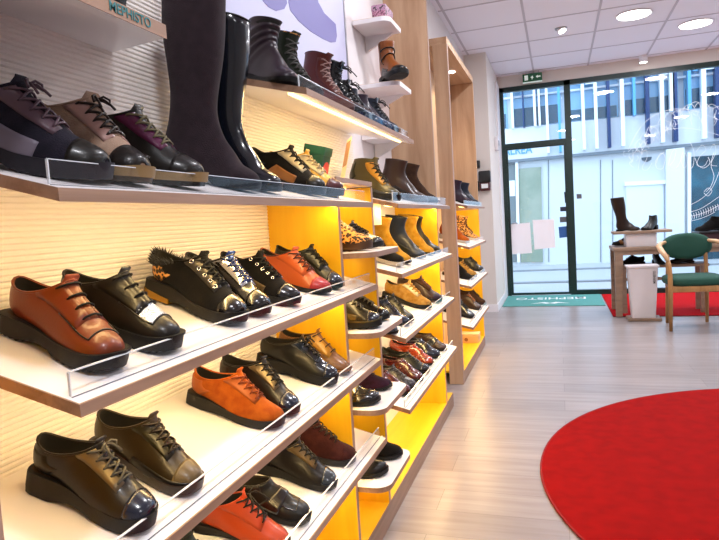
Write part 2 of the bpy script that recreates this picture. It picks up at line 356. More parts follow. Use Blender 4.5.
# ---------------------------------------------------------------- shelving
def slope_shelf(label, zf, y0, y1, lip=.032, flare=0.0, lit=True, x0=WX, xf=FX, th=.017, acr=True, group='long tilted shoe shelves', w=1.0, gap=0.0):
    """tilted shelf board whose front top edge is at z=zf"""
    t = thing('display_shelf', label, 'shelf', (0, 0, 0), group)
    zb = zf + (xf - x0) * T15
    def slab(xa, xb, ya, yb, d0, d1, name, m, yb2=None):
        za = zf + (xf - xa) * T15; zc = zf + (xf - xb) * T15
        yw = yb if yb2 is None else yb2
        v = [(xa, ya, za + d0), (xb, ya, zc + d0), (xb, yb, zc + d0), (xa, yw, za + d0), (xa, ya, za + d1), (xb, ya, zc + d1), (xb, yb, zc + d1), (xa, yw, za + d1)]
        return MB().add(v, [(0, 3, 2, 1), (4, 5, 6, 7), (0, 1, 5, 4), (1, 2, 6, 5), (2, 3, 7, 6), (3, 0, 4, 7)]).build(name, m, t)
    x0 = x0 + gap
    slab(x0, xf - .003, y0 + .003, y1 - .003, -.0008, 0, 'laminate_top', 'laminate', y1 + flare)
    slab(x0, xf - .003, y0 + .003, y1 - .003, -th, -.0008, 'board', 'laminate' if th < .03 else 'laminate', y1 + flare)
    slab(xf - .003, xf, y0, y1, -th, 0, 'edge_band', 'edge_oak')
    slab(x0, xf - .003, y0, y0 + .003, -th, 0, 'edge_band', 'edge_oak')
    if not flare: slab(x0, xf - .003, y1 - .003, y1, -th, 0, 'edge_band', 'edge_oak')
    if acr:
        xl = xf - .026
        slab(xl, xl + .003, y0 + .012, y1 - .01, 0.0005, lip, 'acrylic_lip', 'acrylic')
        slab(xl - .0002, xl + .0032, y0 + .012, y1 - .01, lip, lip + .0012, 'lip_edge', 'acrylic_edge')
        slab(xl - .0002, xl + .0032, y0 + .0102, y0 + .012, .0005, lip, 'lip_end', 'acrylic_edge')
        slab(xl + .004, xl + .0058, y0 + .01, y1 - .01, 0, .0006, 'groove_line', mat('groove', '#3a4454', .4))
    if lit:
        xs = xf - .058; slab(xs - .007, xs + .007, y0 + .03, y1 - .03, -th - .005, -th - .0005, 'light_strip', 'strip_face')
        zz = zf + (xf - xs) * T15 - th - .010
        light('shelf_strip_light', 'AREA', (xs - .01, (y0 + y1) / 2, zz), (0, math.radians(28), 0), STRIP_W * (y1 - y0) * w, WARM, shape='RECTANGLE', size=.012, size_y=(y1 - y0) - .08)
    return t
slope_shelf('long white tilted shelf at eye level holding the two tall boots', 1.218, .605, 1.955)
slope_shelf('long white tilted shelf holding the cognac and the red-orange shoes', .942, .605, 1.955)
slope_shelf('long white tilted shelf holding the orange suede sneaker', .685, .605, 1.955)
slope_shelf('lowest long white shelf of the near bay with the burgundy shoe', .407, .605, 1.955)
slope_shelf('high lit shelf with laced boots below the purple poster', 1.499, 1.44, 2.64, lip=.030)
bay_top = slope_shelf('top shelf of the far bay holding the olive and brown ankle boots', 1.218, 2.30, 3.50, lip=.040, w=1.2)
slope_shelf('far bay shelf holding the ochre ankle boots', .942, 2.30, 3.50, w=1.2)
slope_shelf('far bay shelf holding the camel sneaker', .685, 2.30, 3.50, w=1.2)
slope_shelf('lowest far bay shelf holding loafers', .395, 2.30, 3.50, w=1.2)
# shelf with lettering at the top left
t = slope_shelf('high white shelf with a lettered oak front at the top left', 1.488, -.35, .862, flare=.24, lit=False, acr=False, th=.022, group='high shelves')
text('lettering', 'MEPHISTO', .0205, 'print_teal', t, Matrix.Translation((FX + .0006, .776, 1.4775)) @ Matrix.Rotation(PI_ / 2, 4, 'Z') @ Matrix.Rotation(PI_ / 2, 4, 'X'), .0004, xs=.98)

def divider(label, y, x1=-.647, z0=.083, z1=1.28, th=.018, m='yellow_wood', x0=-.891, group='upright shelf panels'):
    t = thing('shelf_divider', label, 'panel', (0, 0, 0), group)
    MB().box(x0, x1 - .002, y, y + th, z0, z1).build('panel', m, t)  # panel colour carries the yellow strip light on the oak
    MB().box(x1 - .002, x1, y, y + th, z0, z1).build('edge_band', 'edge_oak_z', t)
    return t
divider('yellow-lit oak upright panel at the near left end of the shelves', .510, z1=1.20)
divider('yellow-lit oak upright panel closing the near bay behind the red-orange shoe', 1.775)
divider('yellow-lit oak upright panel between the small rounded shelves and the far bay', 2.140)
divider('yellow-lit oak upright panel under the tall oak board', 3.40, z1=1.235)
t = thing('tall_oak_panel', 'tall pinkish oak board rising above the far bay shelves', 'panel')
MB().box(-.891, -.649, 3.401, 3.425, 1.236, 2.985).build('panel', 'oak', t); MB().box(-.649, -.647, 3.401, 3.425, 1.236, 2.985).build('edge_band', 'edge_oak_z', t)
# flat cap board over the narrow bay
t = thing('cap_board', 'flat white board capping the narrow bay of rounded shelves', 'shelf')
MB().box(-.889, -.652, 1.775, 2.160, 1.284, 1.300).build('board', 'laminate', t); MB().box(-.652, -.648, 1.775, 2.160, 1.284, 1.300).build('edge_band', 'edge_oak', t)
MB().box(-.76, -.74, 1.80, 2.13, 1.279, 1.2835).build('light_strip', 'strip_face', t)
light('cap_strip_light', 'AREA', (-.75, 1.965, 1.276), (0, 0, 0), .6, WARM, shape='RECTANGLE', size=.012, size_y=.3)
# small rounded shelves
for zt_, lab in ((1.060, 'topmost small rounded shelf, holding the leopard-print shoe'), (.804, 'second small rounded shelf, holding the olive-welted shoe'),
                 (.555, 'third small rounded shelf, holding the purple suede shoe'), (.300, 'lowest small rounded shelf, holding the horsebit loafer')):
    t = thing('rounded_shelf', lab, 'shelf', (0, 0, 0), 'small rounded shelves')
    xa, xb, ya, yb, r = -.889, -.545, 1.795, 2.138, .05
    def out(g):
        P = [(xa, ya), (-.648 - g, ya)] if 0 else [(xa, ya)]
        for k in range(9):
            a = -PI_ / 2 + PI_ / 2 * k / 8; P.append((xb - g - r + r * math.cos(a), ya + r + r * math.sin(a)))
        for k in range(9):
            a = PI_ / 2 * k / 8; P.append((xb - g - r + r * math.cos(a), yb - r + r * math.sin(a)))
        return P + [(xa, yb)]
    MB().prism(out(0), zt_ - .0015, zt_).build('laminate_top', 'laminate', t)
    MB().prism(out(0), zt_ - .018, zt_ - .0015).build('board', 'edge_oak', t)
    light('rounded_shelf_light', 'AREA', (-.75, 1.96, zt_ - .022), (0, 0, 0), .45, WARM, shape='RECTANGLE', size=.012, size_y=.28)
# plinth
t = thing('plinth', 'low yellow-lit oak plinth with an oak front running under both shelf bays', 'plinth')
MB().box(-.889, -.649, .50, 3.62, .068, .083).build('top_board', 'warm_lit_oak_y', t); MB().box(-.649, -.647, .50, 3.62, 0.001, .083).build('front_board', 'edge_oak', t)  # oak top coloured as lit by the warm strips
MB().box(-.889, -.649, 3.602, 3.62, .001, .068).build('end_board', 'edge_oak', t)
# cross boards seen under the far bay's top shelf
MB().box(-.80, -.70, 2.31, 2.44, 1.14, 1.232).build('bracket_block', 'cream_wood', bay_top)
# poster
t = thing('wall_poster', 'pale lavender poster with a purple swoosh above the high boot shelf', 'poster')
MB().box(-.8885, -.880, 1.52, 2.662, 1.60, 2.70).build('poster_board', mat('poster_white', '#c2c4e0', .5), t)
MB().box(-.8885, -.876, 2.655, 2.668, 1.60, 2.70).build('poster_frame', 'metal_grey', t)
def onx(px, X):
    """intersection of a photo pixel's ray with the plane x=X (layout aid)"""
    d = Fv + R2 * ((px[0] - 359.5) / FPX) - U2 * ((px[1] - 270) / FPX); k = X / d.x; return (d.y * k, 1.15 + d.z * k)
sw = [(285, -14), (290, 10), (298, 20.5), (310, 31), (323, 39), (331, 42.5), (335.5, 42), (336.8, 36), (335.5, 24), (324, 13), (318, 2), (314, -14)]
MB().prism([onx(q, -.880) for q in sw], -.8802, -.8788, 'x').build('purple_swoosh', mat('swoosh_purple', '#6a66a8', .5), t)
sw = [(256, -10), (262, 0), (268, 7), (276, 11), (284, 9), (287, 3), (284, -10)]
MB().prism([onx(q, -.880) for q in sw], -.8802, -.8788, 'x').build('purple_swoosh', 'swoosh_purple', t)
# little white wall shelves
def wall_shelf(zt_, y0, y1, xf, lab):
    t = thing('small_wall_shelf', lab, 'shelf', (0, 0, 0), 'small white wall shelves')
    r = .045; P = [(-.889, y0)]
    for k in range(9):
        a = -PI_ / 2 + PI_ / 2 * k / 8; P.append((xf - r + r * math.cos(a), y0 + r + r * math.sin(a)))
    P += [(xf, y1), (-.889, y1)]
    MB().prism(P, zt_ - .022, zt_ - .002).build('board', 'white_paint', t); MB().prism(P, zt_ - .002, zt_).build('laminate_top', mat('pale_edge', '#e6d4c4', .5), t)
    # wedge bracket below
    MB().prism([(-.889, zt_ - .022), (xf + -.03, zt_ - .022), (-.889, zt_ - .10)], y1 - .03, y1 - .012, 'y').build('bracket', 'white_paint', t)
wall_shelf(2.105, 2.80, 3.03, -.71, 'small white wall shelf near the top holding a patterned purse')
wall_shelf(1.815, 2.84, 3.10, -.69, 'small white wall shelf holding the tan and black boot')
wall_shelf(1.575, 2.84, 3.08, -.71, 'lowest small white wall shelf, empty, above the brown boots')
t = thing('patterned_purse', 'small pink and plum patterned purse on the topmost little shelf', 'purse', (-.775, 2.935, 2.105))
MB().bbox(-.035, .035, -.07, .07, .001, .07, .012).build('body', mat('purse_pattern', '#a86a86', .5, pattern=('croc', '#d8b0c4')), t, 'auto')
MB().bbox(-.037, .037, -.072, .072, .045, .078, .010).build('flap', mat('purse_flap', '#c49ab4', .5, pattern=('croc', '#8a5a78')), t, 'auto')
# mirror between far bay and niche
t = thing('wall_mirror', 'narrow upright mirror between the oak board and the niche post', 'mirror')
MB().box(-.891, -.884, 3.46, 4.06, .10, 2.50).build('mirror_glass', 'mirror', t); MB().box(-.8915, -.890, 3.45, 4.07, .09, 2.51).build('backing', 'metal_grey', t)
# ---------------------------------------------------------------- niche (free standing lit frame)
t = thing('niche_frame', 'tall oak frame with a small ceiling light, standing beyond the far bay', 'display niche')
MB().box(-.752, -.659, 4.10, 4.145, .001, 2.30).build('near_post', 'oak', t); MB().box(-.659, -.657, 4.10, 4.145, .001, 2.30).build('edge_band', 'edge_oak_z', t)
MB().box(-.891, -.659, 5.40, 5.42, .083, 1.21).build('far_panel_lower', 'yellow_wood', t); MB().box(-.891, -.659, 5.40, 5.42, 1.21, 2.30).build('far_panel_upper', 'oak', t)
MB().box(-.659, -.657, 5.40, 5.42, .083, 2.30).build('edge_band', 'pale_oak', t)
MB().box(-.891, -.659, 4.10, 5.42, 2.30, 2.345).build('top_board', 'oak_y', t); MB().box(-.659, -.657, 4.10, 5.42, 2.30, 2.345).build('edge_band', 'pale_oak', t)
MB().lathe([(.032, 2.2985), (.032, 2.2950)], -.76, 4.9, 20).build('light_disc', 'lamp_face', t)
light('niche_light', 'SPOT', (-.76, 4.9, 2.28), (0, 0, 0), 10, (1, .8, .5), spot_size=math.radians(120), spot_blend=.8, shadow_soft_size=.03)
MB().box(-.889, -.659, 4.147, 5.42, .068, .083).build('plinth_top', 'warm_lit_oak_y', t); MB().box(-.659, -.657, 4.147, 5.42, .001, .083).build('plinth_front', 'edge_oak', t)
for zf_, lab in ((1.228, 'top shelf of the niche with two dark ankle boots'), (.936, 'second niche shelf with the orange boot'), (.655, 'third niche shelf with the leopard sneaker'), (.36, 'lowest niche shelf with brown sneakers')):
    slope_shelf(lab, zf_, 4.30, 5.36 if zf_ > .7 else 5.36, xf=-.600, group='shelves of the lit niche', w=1.0)
t = thing('small_carton', 'small tan cardboard box on the niche plinth', 'box', (-.775, 5.15, .083))
MB().bbox(-.105, .105, -.06, .06, .001, .075, .003).build('carton', mat('cardboard', '#d9b483', .8), t, 'auto')
MB().bbox(-.107, .107, -.062, .062, .055, .078, .003).build('lid', mat('cardboard_lid', '#e2c096', .8), t, 'auto')
MB().lathe([(.016, 0), (.016, .0012)], 0, 0, 20).build('round_mark', mat('mark_brown', '#8a5a34', .7), t).matrix_local = Matrix.Translation((.0, -.0608, .03)) @ Matrix.Rotation(PI_ / 2, 4, 'X')

# ---------------------------------------------------------------- shoe forms (plain geometry)
PI = math.pi

def cr(p, s):
    """Catmull-Rom through the list p (tuples) at knot position s."""
    n = len(p) - 1
    s = min(max(s, 0.0), n - 1e-9)
    i = int(s); t = s - i
    a = p[max(i - 1, 0)]; b = p[i]; c = p[i + 1]; d = p[min(i + 2, n)]
    t2 = t * t; t3 = t2 * t
    return [0.5 * ((2 * b[k]) + (-a[k] + c[k]) * t + (2 * a[k] - 5 * b[k] + 4 * c[k] - d[k]) * t2 + (-a[k] + 3 * b[k] - 3 * c[k] + d[k]) * t3) for k in range(len(b))]

# knots: Tx Tz Bx Bz halfwidth roundness dip ; z above the sole's top
LOW = [(.2695, .006, .2695, .002, .005, 0, 0), (.2660, .0165, .2675, 0, .0175, 0, 0), (.254, .027, .258, 0, .031, 0, 0), (.235, .037, .238, 0, .0405, 0, 0), (.212, .047, .209, 0, .0455, 0, 0), (.188, .063, .165, 0, .044, 0, 0), (.165, .076, .105, 0, .038, .2, 0),
       (.148, .087, .048, 0, .035, .55, .002), (.142, .093, .010, .010, .0350, .9, .008), (.139, .097, .001, .038, .0345, 1, .016),
       (.137, .100, .005, .068, .0335, 1, .026)]
LOAF = [(.2695, .008, .2695, .002, .005, 0, 0), (.2665, .019, .2675, 0, .0175, 0, 0), (.256, .029, .258, 0, .031, 0, 0), (.238, .037, .238, 0, .0405, 0, 0), (.213, .045, .209, 0, .0455, 0, 0), (.195, .054, .165, 0, .044, 0, 0), (.175, .062, .105, 0, .038, .2, 0),
        (.162, .068, .048, 0, .035, .5, .004), (.155, .072, .010, .010, .0345, .9, .010), (.151, .075, .001, .032, .033, 1, .016),
        (.148, .077, .006, .056, .030, 1, .022)]
ANK = [(.2695, .006, .2695, .002, .005, 0, 0), (.2660, .0165, .2675, 0, .0175, 0, 0), (.254, .027, .258, 0, .031, 0, 0), (.235, .037, .238, 0, .0405, 0, 0), (.212, .047, .209, 0, .0455, 0, 0), (.185, .070, .160, 0, .043, 0, 0), (.160, .088, .095, 0, .038, .2, 0),
       (.142, .106, .030, 0, .035, .6, 0), (.132, .122, .004, .030, .035, 1, 0), (.129, .140, .010, .075, .036, 1, 0),
       (.130, .158, .016, .115, .038, 1, 0), (.134, .178, .014, .165, .040, 1, 0)]
SHORT = [(.2695, .006, .2695, .002, .005, 0, 0), (.2660, .0165, .2675, 0, .0175, 0, 0), (.254, .027, .258, 0, .031, 0, 0), (.235, .037, .238, 0, .0405, 0, 0), (.212, .047, .209, 0, .0455, 0, 0), (.185, .070, .160, 0, .043, 0, 0), (.160, .086, .095, 0, .038, .2, 0),
         (.144, .100, .030, 0, .035, .6, 0), (.136, .111, .004, .030, .035, 1, 0), (.132, .120, .008, .065, .036, 1, 0),
         (.130, .130, .014, .105, .037, 1, .004)]
TALL = [(.2695, .006, .2695, .002, .005, 0, 0), (.2660, .0165, .2675, 0, .0175, 0, 0), (.254, .027, .258, 0, .031, 0, 0), (.235, .037, .238, 0, .0405, 0, 0), (.212, .047, .209, 0, .0455, 0, 0), (.185, .074, .160, 0, .042, 0, 0), (.158, .096, .095, 0, .038, .2, 0),
        (.138, .120, .030, 0, .036, .6, 0), (.128, .145, .004, .035, .037, 1, 0), (.126, .175, .012, .105, .039, 1, 0),
        (.130, .215, .012, .170, .043, 1, 0), (.138, .270, .000, .240, .050, 1, 0), (.142, .330, -.012, .310, .056, 1, 0),
        (.140, .400, -.014, .390, .058, 1, 0)]
TALL = [(a - .16 * max(0, b - .12), b, c - .16 * max(0, b - .12), d, w, m, q) for a, b, c, d, w, m, q in TALL]
TALLER = TALL[:-1] + [(.142 - .045, .400, -.014 - .045, .390, .058, 1, 0), (.142 - .056, .470, -.014 - .056, .465, .060, 1, 0), (.142 - .066, .53, -.014 - .066, .53, .060, 1, 0)]
FORMS = dict(low=LOW, loafer=LOAF, ankle=ANK, short=SHORT, tall=TALL, taller=TALLER)

class Form:
    def __init__(self, kind, th, tf, a=0, fat=1.0, point=0.0):
        self.k = FORMS[kind]; self.th = th; self.tf = tf; self.a = a; self.fat = fat; self.point = point
        self.n = len(self.k) - 1
        arc = [0.0]; p0 = cr(self.k, 0)
        for i in range(1, 10 * self.n + 1):
            p = cr(self.k, i / 10); arc.append(arc[-1] + math.hypot(p[0] - p0[0], p[1] - p0[1])); p0 = p
        self.arc = arc
    def s_arc(self, f):
        t = f * self.arc[-1]
        for i in range(1, len(self.arc)):
            if self.arc[i] >= t:
                d = self.arc[i] - self.arc[i - 1]
                return (i - 1 + (t - self.arc[i - 1]) / max(d, 1e-9)) / 10
        return float(self.n)
    def top(self, x):
        """height of the sole's top at x"""
        t = min(max((x / .27 - .25) / .4, 0), 1); t = t * t * (3 - 2 * t)
        z = self.th + (self.tf - self.th) * t
        q = max(0, (x / .27 - .78) / .22)
        return z + .010 * q * q
    def cen(self, x):
        q = max(0, x / .27 - .3)
        return self.a * (.016 * q * q * 2 - .004 * math.sin(max(0, min(1, x / .27)) * PI))
    def S0(self, s, th):
        Tx, Tz, Bx, Bz, w, m, dip = cr(self.k, s)
        w = max(w, .006) * self.fat; m = min(max(m, 0), 1)
        u = (1 - math.cos(th)) / 2
        side = 1 if th <= PI else -1
        e = abs(math.sin(th)) ** .85
        d = max(0, 1 - u ** 2.3) ** .58
        if self.point: w *= 1 - self.point * max(0, (Bx / .27 - .6) / .4) ** 1.5
        lat = w * ((1 - m) * d + m * e)
        x = Bx + (Tx - Bx) * u
        z = Bz + (Tz - Bz) * u - dip * e * e
        return (x, side * lat + self.cen(x), z + self.top(x))
    def S(self, s, th, off=0.0):
        p = self.S0(s, th)
        if not off: return p
        ds = .05; s0 = max(s - ds, 0); s1 = min(s + ds, self.n)
        a = self.S0(s0, th); b = self.S0(s1, th)
        t0, t1 = th - .06, th + .06
        if th <= PI < t1: t1 = PI
        if th > PI > t0: t0 = PI + 1e-4
        if abs(th - PI) < .03: t0, t1 = PI - .06, PI + .06
        c = self.S0(s, max(t0, 0)); d = self.S0(s, min(t1, 2 * PI))
        u = [b[i] - a[i] for i in range(3)]; v = [d[i] - c[i] for i in range(3)]
        n = [u[1] * v[2] - u[2] * v[1], u[2] * v[0] - u[0] * v[2], u[0] * v[1] - u[1] * v[0]]
        L = math.sqrt(sum(q * q for q in n)) or 1
        T = cr(self.k, s); cx = (T[0] + T[2]) / 2; cz = (T[1] + T[3]) / 2 + self.top(cx)
        o = (p[0] - cx) * n[0] + (p[1] - self.cen(cx)) * n[1] + (p[2] - cz) * n[2]
        g = off / L * (1 if o >= 0 else -1)
        return (p[0] + n[0] * g, p[1] + n[1] * g, p[2] + n[2] * g)
    def rings(self, s0, s1, ns, nt, off=0.0):
        return [[self.S(s0 + (s1 - s0) * i / ns, 2 * PI * (j + .0) / nt, off) for j in range(nt)] for i in range(ns + 1)]

SOLES = dict(
    sneaker=dict(th=.029, tf=.018, arch=.004, notch=0, flare=.004),
    runner=dict(th=.040, tf=.022, arch=.010, notch=.0015, flare=.005),
    derby=dict(th=.034, tf=.026, arch=.010, notch=.002, flare=.006),
    thin=dict(th=.020, tf=.010, arch=.006, notch=0, flare=.003),
    loafer=dict(th=.026, tf=.013, arch=.010, notch=0, flare=.004),
    wedge=dict(th=.041, tf=.026, arch=.010, notch=0, flare=.003),
    heel=dict(th=.045, tf=.010, arch=.034, notch=0, flare=.002),
    boot=dict(th=.034, tf=.018, arch=.018, notch=.001, flare=.004))

def half_w(F, x, flare):
    """half width of the sole outline at x, from the upper's widths"""
    best = 0
    q = x / .27
    pts = [(0, .005), (.008, .014), (.03, .0245), (.08, .031), (.2, .034), (.4, .0345), (.6, .0415), (.75, .0455), (.86, .0435), (.93, .036), (.975, .022), (.992, .012), (1, .005)]
    for i in range(len(pts) - 1):
        if pts[i][0] <= q <= pts[i + 1][0]:
            t = (q - pts[i][0]) / (pts[i + 1][0] - pts[i][0])
            best = pts[i][1] + (pts[i + 1][1] - pts[i][1]) * t; break
    if F.point: best *= 1 - F.point * max(0, (q - .6) / .4) ** 1.5
    return best * F.fat + flare

def sole_sections(F, so, n=34, top_only=False):
    """list of closed sections (6 points) from heel to toe; z from 0"""
    out = []
    for i in range(n + 1):
        t = (1 - math.cos(PI * i / n)) / 2
        t = t * .75 + .25 * i / n
        x = .27 * t
        w = half_w(F, x, so['flare'])
        xx = x + ((so['flare'] + .002) * (2 * t - 1) if t > .5 else (so['flare'] * .5 + .0015) * (2 * t - 1))
        zt = F.top(x) + .004
        q = max(0, (t - .72) / .28); zb = .011 * q * q
        if .24 < t < .62:
            a = math.sin((t - .24) / .38 * PI); zb += so['arch'] * min(1, a * 1.6) if so['arch'] > .012 else so['arch'] * a
        if so['notch'] and i % 2 and 3 < i < n - 3: zb += so['notch']
        c = F.cen(x); zb = min(zb, zt - .006)
        m = zb + (zt - zb) * .5
        out.append([(xx, c - w * .93, zb), (xx, c - w, m * .7 + zb * .3), (xx, c - w * .985, zt), (xx, c + w * .985, zt), (xx, c + w, m * .7 + zb * .3), (xx, c + w * .93, zb)])
    return out

